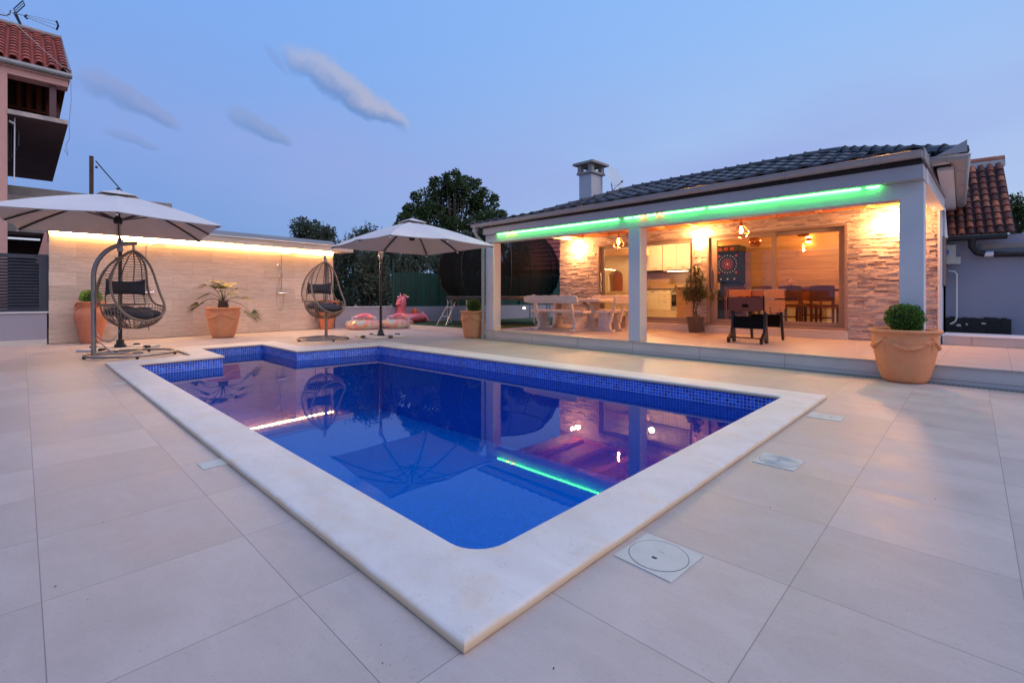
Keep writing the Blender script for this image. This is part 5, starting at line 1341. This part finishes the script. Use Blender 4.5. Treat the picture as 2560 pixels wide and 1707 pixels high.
# ================================================================ UMBRELLAS
def umbrella(label, mast, corners, apex_z, edge_z, hub_z, mast_top, ydir, stain, rise):
    M_ = Vector((*mast, 0)); t = thing('cantilever_umbrella', label, 'umbrella', M_)
    cs = [Vector((*c, edge_z)) - M_ for c in corners]; ce = sum(cs, Vector()) / 4; top = Vector((ce.x, ce.y, apex_z)); hub = Vector((ce.x, ce.y, hub_z))
    def surf(a, b, off, sag):
        mb = MB(); n = 12
        idx = {}
        for i in range(n + 1):
            for j in range(i + 1):
                f = i / n; g = (j / i) if i else 0
                p = top.lerp(a.lerp(b, g), f); mid = 4 * g * (1 - g)
                p = p + Vector((0, 0, off - sag * math.sin(PI * f) * (.35 + .65 * mid) + (ZB * (f * (1 - f))) - .008 * mid * f)); inw = (ce - p); inw.z = 0
                p += inw * .035 * mid * f * f; idx[i, j] = len(mb.v); mb.v.append(tuple(p))
        for i in range(n):
            for j in range(i + 1):
                mb.f.append((idx[i, j], idx[i + 1, j], idx[i + 1, j + 1]))
                if j < i: mb.f.append((idx[i, j], idx[i + 1, j + 1], idx[i, j + 1]))
        return mb
    ZB = .42 * (apex_z - edge_z)
    mids = []
    ring = []
    for k in range(4): ring += [cs[k], cs[k].lerp(cs[(k + 1) % 4], .5) + Vector((0, 0, rise[k]))]
    mb = MB(); mb2 = MB()
    for k in range(8):
        m = surf(ring[k], ring[(k + 1) % 8], 0, .03); mb.add(m.v, m.f); m = surf(ring[k], ring[(k + 1) % 8], -.012, .03); mb2.add(m.v, [tuple(reversed(f)) for f in m.f])
    o = mb.build('canopy', 'canopy_fabric', t, smooth=True); mb2.build('lining', 'canopy_under', o, smooth=True)
    mb = MB(); pr = [(0, .045), (.14, .035), (.26, .0)]
    k0 = [top + (ring[k] - top).normalized() * .34 + Vector((0, 0, .075)) for k in range(8)]
    mb.v = [tuple(top + Vector((0, 0, .075)))] + [tuple(p) for p in k0]; mb.f = [(0, k + 1, (k + 1) % 8 + 1) for k in range(8)]
    mb.build('vent', 'canopy_fabric', o, solid=.01)
    MB().ball(top + Vector((0, 0, .10)), .03, 10, 6, (1, 1, .6)).build('finial', 'charcoal_metal', t)
    def cpt(e, f): return top.lerp(e, f) + Vector((0, 0, ZB * f * (1 - f) - .03))
    for k in range(8):
        e = ring[k]; pts = [hub.lerp(cpt(e, .40), 1) if False else cpt(e, f) for f in (.12, .3, .5, .7, .85, .975)]
        r_ = MB()
        for q in range(len(pts) - 1): r_.bar(pts[q] - Vector((0, 0, .012)), pts[q + 1] - Vector((0, 0, .012)), .022, .026)
        rb_ = r_.build('rib', 'charcoal_metal', t)
        MB().bar(hub, cpt(e, .42) - Vector((0, 0, .02)), .018, .020).build('strut', 'charcoal_metal', rb_)
        MB().bar(pts[-1] - Vector((0, 0, .02)), pts[-1] + (pts[-1] - pts[-2]).normalized() * .05 - Vector((0, 0, .02)), .03, .012).build('rib_pocket', 'canopy_fabric', rb_)
    MB().lathe([(.05, -.06), (.065, -.02), (.06, .04), (.03, .07)], 14, hub).tube([hub, top - Vector((0, 0, .03))], .028, 10).build('hub', 'charcoal_metal', t, smooth=True)
    MB().tube([(0, 0, .10), (0, 0, mast_top)], .034, 14).build('mast', 'charcoal_metal', t, smooth=True)
    MB().lathe([(.05, mast_top - .22), (.055, mast_top - .18), (.055, mast_top + .02), (.035, mast_top + .05)], 14).build('mast_joint', 'bronze_metal', t, smooth=True)
    dd = Vector((ce.x, ce.y, 0)).normalized()
    MB().box(-.03, .03, -.03, .03, mast_top - .42, mast_top - .27).build('crank_box', 'charcoal_metal', t, bevel=.008)
    MB().tube([Vector((0, 0, mast_top - .35)) - RT * .03, Vector((0, 0, mast_top - .35)) - RT * .10, Vector((0, 0, mast_top - .43)) - RT * .11, Vector((0, 0, mast_top - .44)) - RT * .19], .010, 8).build('crank_handle', 'black_metal', t)
    near = min(range(8), key=lambda k: Vector((ring[k].x, ring[k].y)).length)
    arm_end = cpt(ring[near], .55) if ring[near].length < 3 else hub
    MB().bar(Vector((0, 0, mast_top - .06)), cpt(ring[near], .45), .04, .05).build('arm', 'charcoal_metal', t)
    # base: cross frame and slabs
    bz = thing  # noqa
    cr = MB()
    for a in (0, PI / 2): 
        v = Vector((math.cos(ydir + a), math.sin(ydir + a), 0)); cr.bar(v * -.50 + Vector((0, 0, .035)), v * .50 + Vector((0, 0, .035)), .04, .03)
    b_ = cr.build('cross_base', 'charcoal_metal', t)
    for a in range(4):
        v = Vector((math.cos(ydir + a * PI / 2), math.sin(ydir + a * PI / 2), 0)); MB().bar(v * .46 + Vector((0, 0, .045)), v * .56 + Vector((0, 0, .045)), .07, .06).build('end_cap', 'charcoal_metal', b_)
    MB().lathe([(.10, .03), (.10, .09), (.07, .12), (.06, .20), (.045, .20)], 8).build('mast_socket', 'charcoal_metal', t)
    for a in range(4):
        if a in stain: continue
        c = Vector((math.cos(ydir + PI / 4 + a * PI / 2), math.sin(ydir + PI / 4 + a * PI / 2), 0)) * .36
        Mx = Matrix.Translation(c) @ Matrix.Rotation(ydir, 4, 'Z')
        MB().box(-.235, .235, -.235, .235, 0.002, .045, Mx).build('ballast_slab', 'step_tile', t, bevel=.006)
    return t
umbrella('large off white umbrella over the left hanging chair, seen edge on', (-12.66, 1.42), [(-9.2, 2.38), (-12.02, 2.72), (-12.12, -.06), (-9.3, -.38)], 2.86, 2.295, 2.41, 2.24, WA + PI / 4, (), (.02, 0, .0, .075))
umbrella('off white cantilever umbrella between the far hanging chair and the porch', (-11.345, 6.673), [(-7.42, 4.55), (-7.48, 7.18), (-10.38, 7.48), (-10.27, 4.78)], 2.74, 2.19, 2.38, 2.30, rad(-46 + 45), (), (.04, 0, 0, .04))

# ================================================================ HANGING CHAIRS
def egg(name, label, hook, rz, base_c, base_r, post, arcs, ring_rot, sx=1.0):
    zb = EGGZ
    t = thing(name, label, 'hanging chair', (hook.x, hook.y, 0), rz, 'rattan egg chairs on steel stands')
    Hh = 1.43; S_ = 1.03; SX = .82
    def tab(T, z, k):
        T = sorted(T)
        if z <= T[0][0]: return T[0][k]
        for a, b in zip(T, T[1:]):
            if a[0] <= z <= b[0]: f = (z - a[0]) / (b[0] - a[0]); return a[k] + (b[k] - a[k]) * f
        return T[-1][k]
    def V3(x, y, z): return Vector((x * SX, y * SX, z * S_ + zb))
    def smooth_(P, n=3):
        for _ in range(n):
            Q = [P[0]]
            for a, b in zip(P, P[1:]): Q += [a * .75 + b * .25, a * .25 + b * .75]
            P = Q + [P[-1]]
        return P
    LT = [(1.39, 0, 0), (1.35, .0, .12), (1.2, .0, .29), (1.0, .0, .40), (.8, .03, .45), (.6, .15, .47), (.45, .32, .46), (.32, .45, .42), (.2, .53, .27), (.14, .56, 0.0)]
    HT = [(1.37, -.02, .05), (1.25, -.12, .24), (1.12, -.25, .36), (.95, -.38, .44), (.75, -.45, .49), (.58, -.42, .52), (.47, -.30, .53), (.42, -.10, .52), (.40, .12, .50), (.40, .34, .46)]
    BT = [(1.37, -.06), (1.3, -.20), (1.1, -.42), (.9, -.55), (.7, -.62), (.5, -.62), (.40, -.60)]
    mb = MB()
    for k in range(21):
        z = .44 + k * .045; xh, yh, xb_ = (tab(HT[:7], z, 1), tab(HT[:7], z, 2), tab(BT, z, 1))
        mb.tube([V3(xh + (xb_ - xh) * math.cos(a) ** .8 if abs(math.cos(a)) > 1e-6 else xh, yh * math.sin(a), z) for a in [-PI / 2 + PI * q / 16 for q in range(17)]], .0080, 5)
    for b in (-60, -32, 0, 32, 60):
        a = rad(b); mb.tube([V3(tab(HT[:7], z, 1) + (tab(BT, z, 1) - tab(HT[:7], z, 1)) * math.cos(a) ** .8, tab(HT[:7], z, 2) * math.sin(a), z) for z in [.40 + .97 * q / 22 for q in range(23)]], .011, 6)
    mb.build('back_weave', 'rattan', t)
    # basket edge: back, sides, front lip
    ed = [Vector((-.60, 0, .42)), Vector((-.57, .22, .42)), Vector((-.45, .42, .42)), Vector((-.30, .51, .43)), Vector((-.10, .53, .42)), Vector((.14, .51, .40)), Vector((.32, .46, .39)), Vector((.45, .40, .30)), Vector((.53, .25, .20)), Vector((.56, 0, .14))]
    ring_ = smooth_(ed, 2); ring_ = ring_ + [Vector((p.x, -p.y, p.z)) for p in reversed(ring_[:-1])][:-1]
    mb = MB(); n_ = len(ring_)
    def bp(e, s_): return V3(e.x * math.sin(s_ * PI / 2) ** .9, e.y * math.sin(s_ * PI / 2) ** .9, e.z * (1 - math.cos(s_ * PI / 2)) ** .95)
    for e in ring_[::2]: mb.tube([bp(e, q / 8) for q in range(1, 9)], .0072, 5)
    for s_ in (.3, .55, .75, .9): mb.tube([bp(e, s_) for e in ring_], .0062, 5, True)
    mb.build('seat_basket', 'rattan', t)
    loop = smooth_([Vector(p[1:] + (p[0],)) for p in LT], 2); loop = [V3(*p) for p in loop] + [V3(p.x, -p.y, p.z) for p in reversed(loop[:-1])]
    mb = MB().tube(loop[:-1], .021, 8, True)
    for sg in (1, -1): mb.tube([V3(p.x, sg * p.y, p.z) for p in smooth_([Vector(q[1:] + (q[0],)) for q in HT], 2)], .018, 8)
    mb.tube([V3(p.x, p.y, p.z) for p in smooth_([Vector((-.45, .42, .42)), Vector((-.57, .22, .42)), Vector((-.60, 0, .42)), Vector((-.57, -.22, .42)), Vector((-.45, -.42, .42))], 2)], .014, 8)
    mb.build('frame', 'rattan', t, smooth=True)
    # cushions
    mb = MB()
    for (x, y) in ((.20, .21), (.20, -.21), (-.18, .24), (-.18, -.24), (.34, 0), (0, 0), (-.36, 0.0)): mb.ball((x * .82, y * .80, zb + .29 - .12 * x), .19, 14, 8, (1, 1, .46))
    mb.build('seat_cushion', 'cushion_charcoal', t, smooth=True)
    hb = MB(); n = 10
    for i in range(n + 1):
        for j in range(7):
            y = -.31 + .62 * i / n; zz = -.115 + .23 * j / 6; th = .065 * (1 - (2 * j / 6 - 1) ** 2) ** .5 * (1 - (2 * i / n - 1) ** 4) * (.55 + .45 * min(1, abs(2 * i / n - 1) * 3)) + .006
            cz = .035 * abs(2 * i / n - 1) ** 3 * (1 if j > 3 else -1); xx = -.43 + .33 * (y / .44) ** 2
            hb.v.append((xx - th, y, zb + .76 + zz + cz)); hb.v.append((xx + th, y, zb + .76 + zz + cz))
    for i in range(n):
        for j in range(6):
            a = (i * 7 + j) * 2; b = ((i + 1) * 7 + j) * 2
            hb.f += [(a, a + 2, b + 2, b), (a + 1, b + 1, b + 3, a + 3)]
    hb.build('head_cushion', 'cushion_charcoal', t, smooth=True)
    mb = MB().tube([(0, 0, Hh + zb), (0, 0, Hh + zb + .10)], .012, 6); hz = base_post_top
    mb.tube([(-.04, 0, Hh + zb), (-.025, 0, Hh + zb + .11), (.025, 0, Hh + zb + .11), (.04, 0, Hh + zb)], .008, 6)
    mb.build('chain', 'galvanised', t); MB().tube([(0, 0, Hh + zb + .11), (0, 0, Hh + zb + .15), (0, 0, hz - .05), (0, 0, hz - .02)], [.012, .034, .028, .012], 10).build('spring', 'copper', t, smooth=True)
    # ties under the seat
    MB().tube([(.3, .1, zb + .06), (.31, .1, zb - .03)], .006, 5).tube([(-.25, -.1, zb + .06), (-.29, -.1, zb - .09)], .006, 5).build('cushion_tie', 'black_metal', t)
    # stand (own parts of the same thing, in the same root frame)
    Minv = Matrix.Rotation(-rz, 4, 'Z') @ Matrix.Translation((-hook.x, -hook.y, 0))
    L = lambda p: Minv @ Vector(p)
    pb = Vector((*post, 0)); hk = Vector((hook.x, hook.y, 0)); d = (hk - pb); dist = d.length; d.normalize(); up_ = base_post_top
    path = [pb + Vector((0, 0, z)) for z in (.03, .6, 1.1, up_ - .62)]
    for q in range(1, 11):
        a = PI / 2 * q / 10; path.append(pb + d * (dist * .92 * (1 - math.cos(a))) + Vector((0, 0, up_ - .62 + .60 * math.sin(a))))
    path.append(hk + Vector((0, 0, up_ - .01))); path.append(hk + d * .06 + Vector((0, 0, up_ - .015)))
    mb = MB().tube([L(p) for p in path], [.038] * (len(path) - 3) + [.034, .032, .032], 12); mb.build('post', 'bronze_metal', t, smooth=True)
    bc = Vector((*base_c, 0)); ring = []
    for k in range(48):
        a = 2 * PI * k / 48; v = Vector((math.cos(a) * base_r * sx, math.sin(a) * base_r, 0)); v.rotate(Matrix.Rotation(ring_rot, 3, 'Z')); ring.append(L(bc + v + Vector((0, 0, .05))))
    mb = MB().tube(ring, .024, 8, True)
    v = (pb - bc); 
    mb.tube([L(pb + Vector((0, 0, .05))), L(bc + Vector((0, 0, .05)) - v * .3)], .02, 8)
    sd = Vector((-v.y, v.x, 0)).normalized(); mb.tube([L(bc + sd * base_r * .9 + Vector((0, 0, .05))), L(bc - sd * base_r * .9 + Vector((0, 0, .05)))], .02, 8)
    mb.tube([L(pb + Vector((0, 0, .36))), L(pb.lerp(bc, .5) + Vector((0, 0, .06)))], .012, 6)
    mb.build('base_ring', 'bronze_metal', t, smooth=True)
    mb = MB()
    for k in (3, 14, 20, 30, 42): p = ring[k]; mb.ball((p.x, p.y, .025), .03, 8, 6)
    mb.build('rubber_foot', 'black_metal', t)
    return t
EGGZ = .50; base_post_top = 2.08
h1 = at(334, 587, 8.75); p1 = onz(234, 893)
c1 = onz(330, 889)
egg('egg_chair', 'rattan egg chair with grey cushions hanging beside the left corner of the pool', Vector((h1.x, h1.y, 0)), YAW - rad(27), (c1.x, c1.y), .66, (p1.x, p1.y), 1, YAW, 1.0)
EGGZ = .53; base_post_top = 2.06
h2 = at(812, 625, 11.9); p2 = onz(815.5, 846); c2 = onz(808, 850)
egg('egg_chair', 'rattan egg chair with grey cushions hanging at the far side of the pool', Vector((h2.x, h2.y, 0)), YAW - rad(40), (c2.x, c2.y), .585, (p2.x, p2.y), 1, YAW, 1.0)
# safety chain from the left post to its chair
a0 = p1 + Vector((0, 0, .44)) + RT * .05; b0 = h1 + Vector((0, 0, .54 - h1.z)) - RT * .22; mb = MB()
for k in range(12):
    f = (k + .5) / 12; p = a0.lerp(b0, f) - Vector((0, 0, .22 * math.sin(PI * f))); q = a0.lerp(b0, f + .04) - Vector((0, 0, .22 * math.sin(PI * (f + .04)))); dr = (q - p).normalized(); sd = dr.cross(Vector((0, 0, 1)) if k % 2 else FW).normalized()
    mb.tube([p + dr * (.030 * math.cos(2 * PI * j / 10)) + sd * (.014 * math.sin(2 * PI * j / 10)) for j in range(10)], .005, 5, True)
tag(mb.build('safety_chain', 'galvanised'), 'steel chain sagging from the left chair post to its seat', 'chain')

# ================================================================ FLOATS, LADDER, TRAMPOLINE
def torus(mb, c, R, r, n=36, m=12, sz=1.0):
    o = len(mb.v)
    for i in range(n):
        a = 2 * PI * i / n
        for j in range(m):
            b = 2 * PI * j / m; rr = R + r * math.cos(b); mb.v.append((c[0] + rr * math.cos(a), c[1] + rr * math.sin(a), c[2] + r * sz * math.sin(b)))
    for i in range(n):
        for j in range(m): mb.f.append((o + i * m + j, o + ((i + 1) % n) * m + j, o + ((i + 1) % n) * m + (j + 1) % m, o + i * m + (j + 1) % m))
    return mb
def ring_float(px, py, label, rz):
    p = onz(px, py); t = thing('pool_ring', label, 'pool float', p + FW * .45, YAW + rz, 'clear swim rings')
    mb = MB(); torus(mb, (0, 0, .15), .42, .155, 40, 14, .97); body = mb.build('tube', 'confetti_vinyl', t, smooth=True)
    torus(MB(), (0, 0, .155), .42, .158, 40, 14, .97)
    m2 = MB(); torus(m2, (0, 0, .22), .36, .11, 36, 10, .8); m2.build('top_cushion', 'clear_confetti', t, smooth=True)
    ba = MB(); ba.tube([(.42 * math.cos(a), .42 * math.sin(a), .32 + .06 * math.sin((a - .35) / 2.44 * PI)) for a in [.35 + 2.44 * q / 14 for q in range(15)]], [.03] + [.085] * 13 + [.03], 10)
    ba.build('backrest', 'clear_confetti', t, smooth=True)
    bb = MB(); bb.tube([(.40 * math.cos(a), .40 * math.sin(a), .36 + .09 * math.sin((a - .7) / 1.74 * PI)) for a in [.7 + 1.74 * q / 10 for q in range(11)]], [.02] + [.06] * 9 + [.02], 8)
    bb.build('headrest', 'pink_vinyl', t, smooth=True)
    MB().tube([(-.30, -.30, .30), (-.22, -.34, .33), (-.14, -.33, .30)], .010, 6).build('grab_handle', 'white_paint', t)
    return t
ring_float(897, 825, 'clear confetti swim ring with a pink backrest, left of the umbrella mast', .15)
ring_float(984, 822, 'clear confetti swim ring with a pink backrest, right of the umbrella mast', -.1)
fb = onz(1012, 806, .12)
fl = thing('unicorn_float', 'large pink inflatable unicorn float lying on the lawn', 'pool float', fb + FW * .3, YAW); fl.scale = (1.05, 1.05, .9)
mb = MB(); torus(mb, (.05, .1, .19), .46, .20, 40, 14, .95); mb.build('body_ring', 'pink_vinyl', fl, smooth=True)
MB().tube([(-.10, -.30, .25), (-.12, -.33, .45), (-.10, -.33, .62), (-.08, -.34, .80), (-.06, -.34, .95), (-.02, -.34, 1.08)], [.16, .145, .135, .150, .125, .05], 14).build('neck', 'pink_vinyl', fl, smooth=True)
MB().ball((-.16, -.40, .86), .135, 16, 12, (.85, 1.0, 1.1)).ball((-.18, -.50, .76), .10, 14, 10, (.9, 1, .9)).build('head', 'pink_vinyl', fl, smooth=True)
MB().tube([(-.13, -.36, 1.06), (-.14, -.38, 1.22)], [.035, .006], 8).build('horn', 'pink_vinyl_pale', fl, smooth=True)
for s in (-1, 1): MB().ball((-.05 + s * .16, -.34, 1.05), .05, 10, 6, (1.3, .5, .7)).build('ear', 'pink_vinyl_pale', fl, smooth=True)
mb = MB().tube([(-.10, -.30, 1.10), (-.02, -.26, 1.12), (.04, -.24, 1.02), (.05, -.22, .88)], [.05, .06, .05, .03], 8); mb.build('mane', 'vinyl_purple', fl, smooth=True)
MB().tube([(-.06, -.33, 1.14), (.04, -.30, 1.12), (.08, -.27, 1.0)], [.02, .03, .02], 8).build('mane', 'vinyl_yellow', fl, smooth=True)
MB().ball((-.06, -.465, .90), .022, 8, 6, (.7, .5, 1.3)).build('eye', 'black_board', fl)
MB().ball((.30, -.05, .42), .16, 14, 10, (.7, .5, 1)).build('wing', 'vinyl_orange', fl, smooth=True); MB().ball((-.45, .0, .42), .15, 14, 10, (.7, .5, 1)).build('wing', 'pink_vinyl', fl, smooth=True)
MB().tube([(.55, .0, .36), (.68, -.05, .24), (.82, -.1, .04)], [.09, .07, .035], 10).build('tail', 'pink_vinyl', fl, smooth=True)
# ladder
lb = onz(1110, 813, .12); ld = thing('trampoline_ladder', 'small aluminium step ladder leaning by the trampoline', 'ladder', lb, YAW - rad(18))
A, B = Vector((-.27, 0, 0)), Vector((.07, 0, 0)); top = Vector((.26, .45, .98))
for p in (A, B): MB().bar(p, p * .62 + top, .035, .02).build('rail', 'aluminium', ld)
for f in (.30, .62): a = A.lerp(A * .62 + top, f); b = B.lerp(B * .62 + top, f); MB().bar(a, b, .07, .02).build('rung', 'aluminium', ld)
MB().box(.02, .36, .36, .56, .97, 1.0).build('top_step', 'fence_green', ld); MB().bar((-.1, .8, 0), (.10, .5, .97), .02).bar((.12, .8, 0), (.30, .5, .97), .02).build('rear_leg', 'aluminium', ld)
# trampoline
tc = Vector((-12.1, 11.85, .12)); tr = thing('trampoline', 'large round trampoline with a tall black safety net behind the porch', 'trampoline', tc, YAW)
Rt = 1.85; MH = .94
MB().tube([(Rt * math.cos(2 * PI * k / 48), Rt * math.sin(2 * PI * k / 48), MH) for k in range(48)], .03, 8, True).build('rim', 'net_rail', tr, smooth=True)
MB().lathe([(0, MH), (Rt * .86, MH)], 40).build('mat', 'black_board', tr); MB().lathe([(Rt * .86, MH + .012), (Rt + .03, MH + .02), (Rt + .05, MH - .08)], 40).build('spring_pad', 'net_black', tr)
for k in range(5):
    a = 2 * PI * k / 5 - .9; a2 = a + .55; p = lambda q, r, z: (r * math.cos(q), r * math.sin(q), z)
    MB().tube([p(a, Rt, MH), p(a, Rt, .12), p(a + .05, Rt, .04), p(a + .1, Rt, .02), p(a2 - .1, Rt, .02), p(a2 - .05, Rt, .04), p(a2, Rt, .12), p(a2, Rt, MH)], .022, 8).build('leg', 'net_rail', tr, smooth=True)
prn = [(Rt * .93, MH + .02), (Rt * 1.08, MH + .35), (Rt * 1.14, MH + .8), (Rt * 1.12, MH + 1.3), (Rt * 1.0, MH + 1.75), (Rt * .86, MH + 2.05)]
MB().lathe(prn, 48).build('net', 'mesh_net', tr, smooth=True)
for k in range(8):
    a = 2 * PI * k / 8 + .2; MB().tube([((r + .02) * math.cos(a), (r + .02) * math.sin(a), z) for r, z in prn], .018, 8).build('net_pole', 'net_black', tr, smooth=True)
for z, r in ((prn[-1][1], prn[-1][0]),): MB().tube([(r * math.cos(2 * PI * k / 48), r * math.sin(2 * PI * k / 48), z) for k in range(48)], .02, 6, True).build('top_hoop', 'net_black', tr)
for (a0_, a1_) in ((-2.95, -2.35), (-.35, .10)):   # overlapping folds of the net: darker doubled panels
    mb = MB(); o = 0
    for q in range(9):
        a = a0_ + (a1_ - a0_) * q / 8
        for r, z in prn: mb.v.append(((r + .03) * math.cos(a), (r + .03) * math.sin(a), z))
    for q in range(8):
        for j in range(len(prn) - 1): mb.f.append((o + q * 6 + j, o + (q + 1) * 6 + j, o + (q + 1) * 6 + j + 1, o + q * 6 + j + 1))
    mb.build('net_fold', 'mesh_net', tr, smooth=True)

# ================================================================ TREES
def tree(name, label, cat, base, H_, clumps, nleaf, size, mat, group=None, trunk_r=.2, sh=.45):
    t = thing(name, label, cat, base, 0, group); mb = MB(); tk = MB()
    z0 = min(c[0][2] - c[1] for c in clumps)
    tk.tube([(0, 0, 0), (.05, .03, max(.3, z0)), (0, 0, max(.5, z0 + 1))], [trunk_r, trunk_r * .75, trunk_r * .6], 9)
    for c, r, sc in clumps:
        tk.tube([(0, 0, max(.3, z0)), (c[0] * .5, c[1] * .5, (c[2] + z0) * .5), c], [trunk_r * .25, trunk_r * .14, .015], 5)
        leafball(int(nleaf * r * r), r, size, sc, c, mb, sh, .25)
    tk.build('trunk', 'bark', t); mb.build('crown', mat, t); return t
random.seed(21)
def P3(px, py, d, base): return at(px, py, d) - base
# broad dark tree
d = 30; base = at(1135, 760, d); base.z = 0; cl_ = []
outl = [(1135, 452, 22), (1100, 468, 24), (1175, 470, 24), (1062, 500, 26), (1215, 505, 26), (1238, 545, 24), (1040, 545, 28), (1012, 545, 16), (1000, 575, 18), (985, 585, 10), (1120, 505, 36), (1165, 530, 40), (1090, 555, 40), (1205, 575, 36), (1245, 580, 18), (1140, 590, 44), (1060, 600, 34), (1190, 620, 40), (1120, 640, 40), (1140, 480, 30), (1230, 620, 28), (1075, 530, 26), (1025, 525, 14), (1255, 535, 10)]
for px, py, r in outl:
    dd = d + random.uniform(-1.6, 1.2); rr = r * dd / FPX * 1.12; c = P3(px, py, dd, base); cl_.append(((c.x, c.y, c.z), rr, (1.1, 1.1, .9)))
    for _ in range(3):
        v = dirs(); v.z = abs(v.z); c2_ = c + v * rr * .95; cl_.append(((c2_.x, c2_.y, c2_.z), rr * .42, (1, 1, .85)))
tree('broadleaf_tree', 'large dark rounded broadleaf tree behind the right umbrella', 'tree', base, 8.5, cl_, 1150, .19, 'leaf_broad', None, .3, .5)
# olives / oleander mass
def olive(px, ptop, d, w, label, cat='tree', mat='leaf_olive', n=1900, size=.135, low=700, group='olive trees behind the garden wall'):
    base = at(px, 760, d); base.z = 0; cl_ = []; H_ = at(px, ptop, d).z
    Wm = w * d / FPX / 2; zl = at(px, low, d).z; m = 15
    for k in range(m):
        z = zl + (H_ - zl) * (k / m) ** .85; wk = Wm * (1 - .72 * ((z - zl) / (H_ - zl)) ** 1.6)
        cl_.append(((random.uniform(-wk, wk) * RT.x + random.uniform(-.5, .5) * FW.x, random.uniform(-wk, wk) * RT.y + random.uniform(-.5, .5) * FW.y, z), random.uniform(.32, .60) * (Wm / 1.2) ** .5, (1, 1, 1.1)))
    t = thing('olive_tree', label, cat, base, 0, group); mb = MB(); tk = MB()
    tk.tube([(0, 0, 0), (.05, 0, .8), (0, .05, 1.6)], [.16, .12, .09], 8)
    for c, r, sc in cl_:
        leafball(int(n * r * r), r, size, sc, c, mb, .7, .3); tk.tube([(0, 0, .9), (c[0] * .5, c[1] * .5, c[2] * .6), c], [.06, .04, .015], 5)
    for k in range(60):   # upright shoots on the outline
        a = random.uniform(-1, 1); bz_ = H_ - (.55 + .75 * abs(a)) * random.uniform(.6, 1.2) * (1.0 + Wm * .25); p = Vector(RT) * (a * Wm * .9) + Vector(FW) * random.uniform(-.5, .5); p.z = bz_
        L = random.uniform(.45, .95); dv = Vector((random.gauss(0, .14), random.gauss(0, .14), 1)).normalized()
        for q in range(26):
            f = q / 26; s_ = dirs(); s_.z *= .3; mb.leaf(p + dv * L * f + s_ * .05, size * random.uniform(.5, .85), (s_ + dv * 1.0), asp=.28)
        tk.tube([p, p + dv * L], .006, 4)
    tk.build('trunk', 'bark', t); mb.build('crown', mat, t); return t
olive(766, 556, 24, 85, 'olive tree top showing above the left part of the travertine wall', low=640)
olive(815, 575, 24, 60, 'small olive crown above the right part of the travertine wall', low=640)
olive(905, 575, 21, 100, 'olive tree directly left of the right umbrella mast', low=760)
olive(868, 610, 19, 80, 'dense dark olive bush just right of the travertine wall', low=768)
olive(846, 620, 20.5, 60, 'narrow olive bush showing beside the end of the travertine wall', low=770)
olive(930, 640, 18.5, 90, 'low olive bush just left of the green fence', low=775)
olive(960, 590, 20.5, 90, 'olive tree under the left half of the right umbrella', low=768)
olive(1030, 610, 23, 95, 'olive tree behind the green fence, left of the trampoline', low=750)
olive(1000, 640, 22, 90, 'low olive bush behind the green fence, right of the umbrella mast', low=760)
olive(1100, 600, 24, 95, 'olive tree behind the trampoline net, left side', low=750)
olive(1185, 590, 25, 110, 'olive tree behind the left porch pillar', low=750)
olive(1290, 610, 25, 100, 'olive tree seen through the trampoline net, right side', low=750)
olive(2556, 500, 20, 60, 'leafy tree at the right edge behind the barrel tiled roof', mat='leaf_broad', low=640, group='trees at the right edge')

# small bits of leaf and grit blown over the deck
rr = random.Random(4); mb = MB()
for k in range(20):
    px, py = rr.choice(((rr.uniform(1750, 2540), rr.uniform(1000, 1500)), (rr.uniform(60, 700), rr.uniform(980, 1500)), (rr.uniform(900, 1750), rr.uniform(1420, 1680))))
    p = onz(px, py); 
    if -10.1 < p.x < -1.0 and .8 < p.y < 6.1: continue
    a = rr.uniform(0, PI); L = rr.uniform(.003, .007); d = Vector((math.cos(a), math.sin(a), 0)); q = Vector((-d.y, d.x, 0)) * L * .4
    mb.add([p - d * L + Vector((0, 0, .001)), p + q + Vector((0, 0, .003)), p + d * L + Vector((0, 0, .001)), p - q + Vector((0, 0, .003))], [(0, 1, 2, 3)])
tag(mb.build('leaf_litter', 'soil'), 'tiny dark leaf scraps scattered over the pale deck', 'litter', kind='stuff')
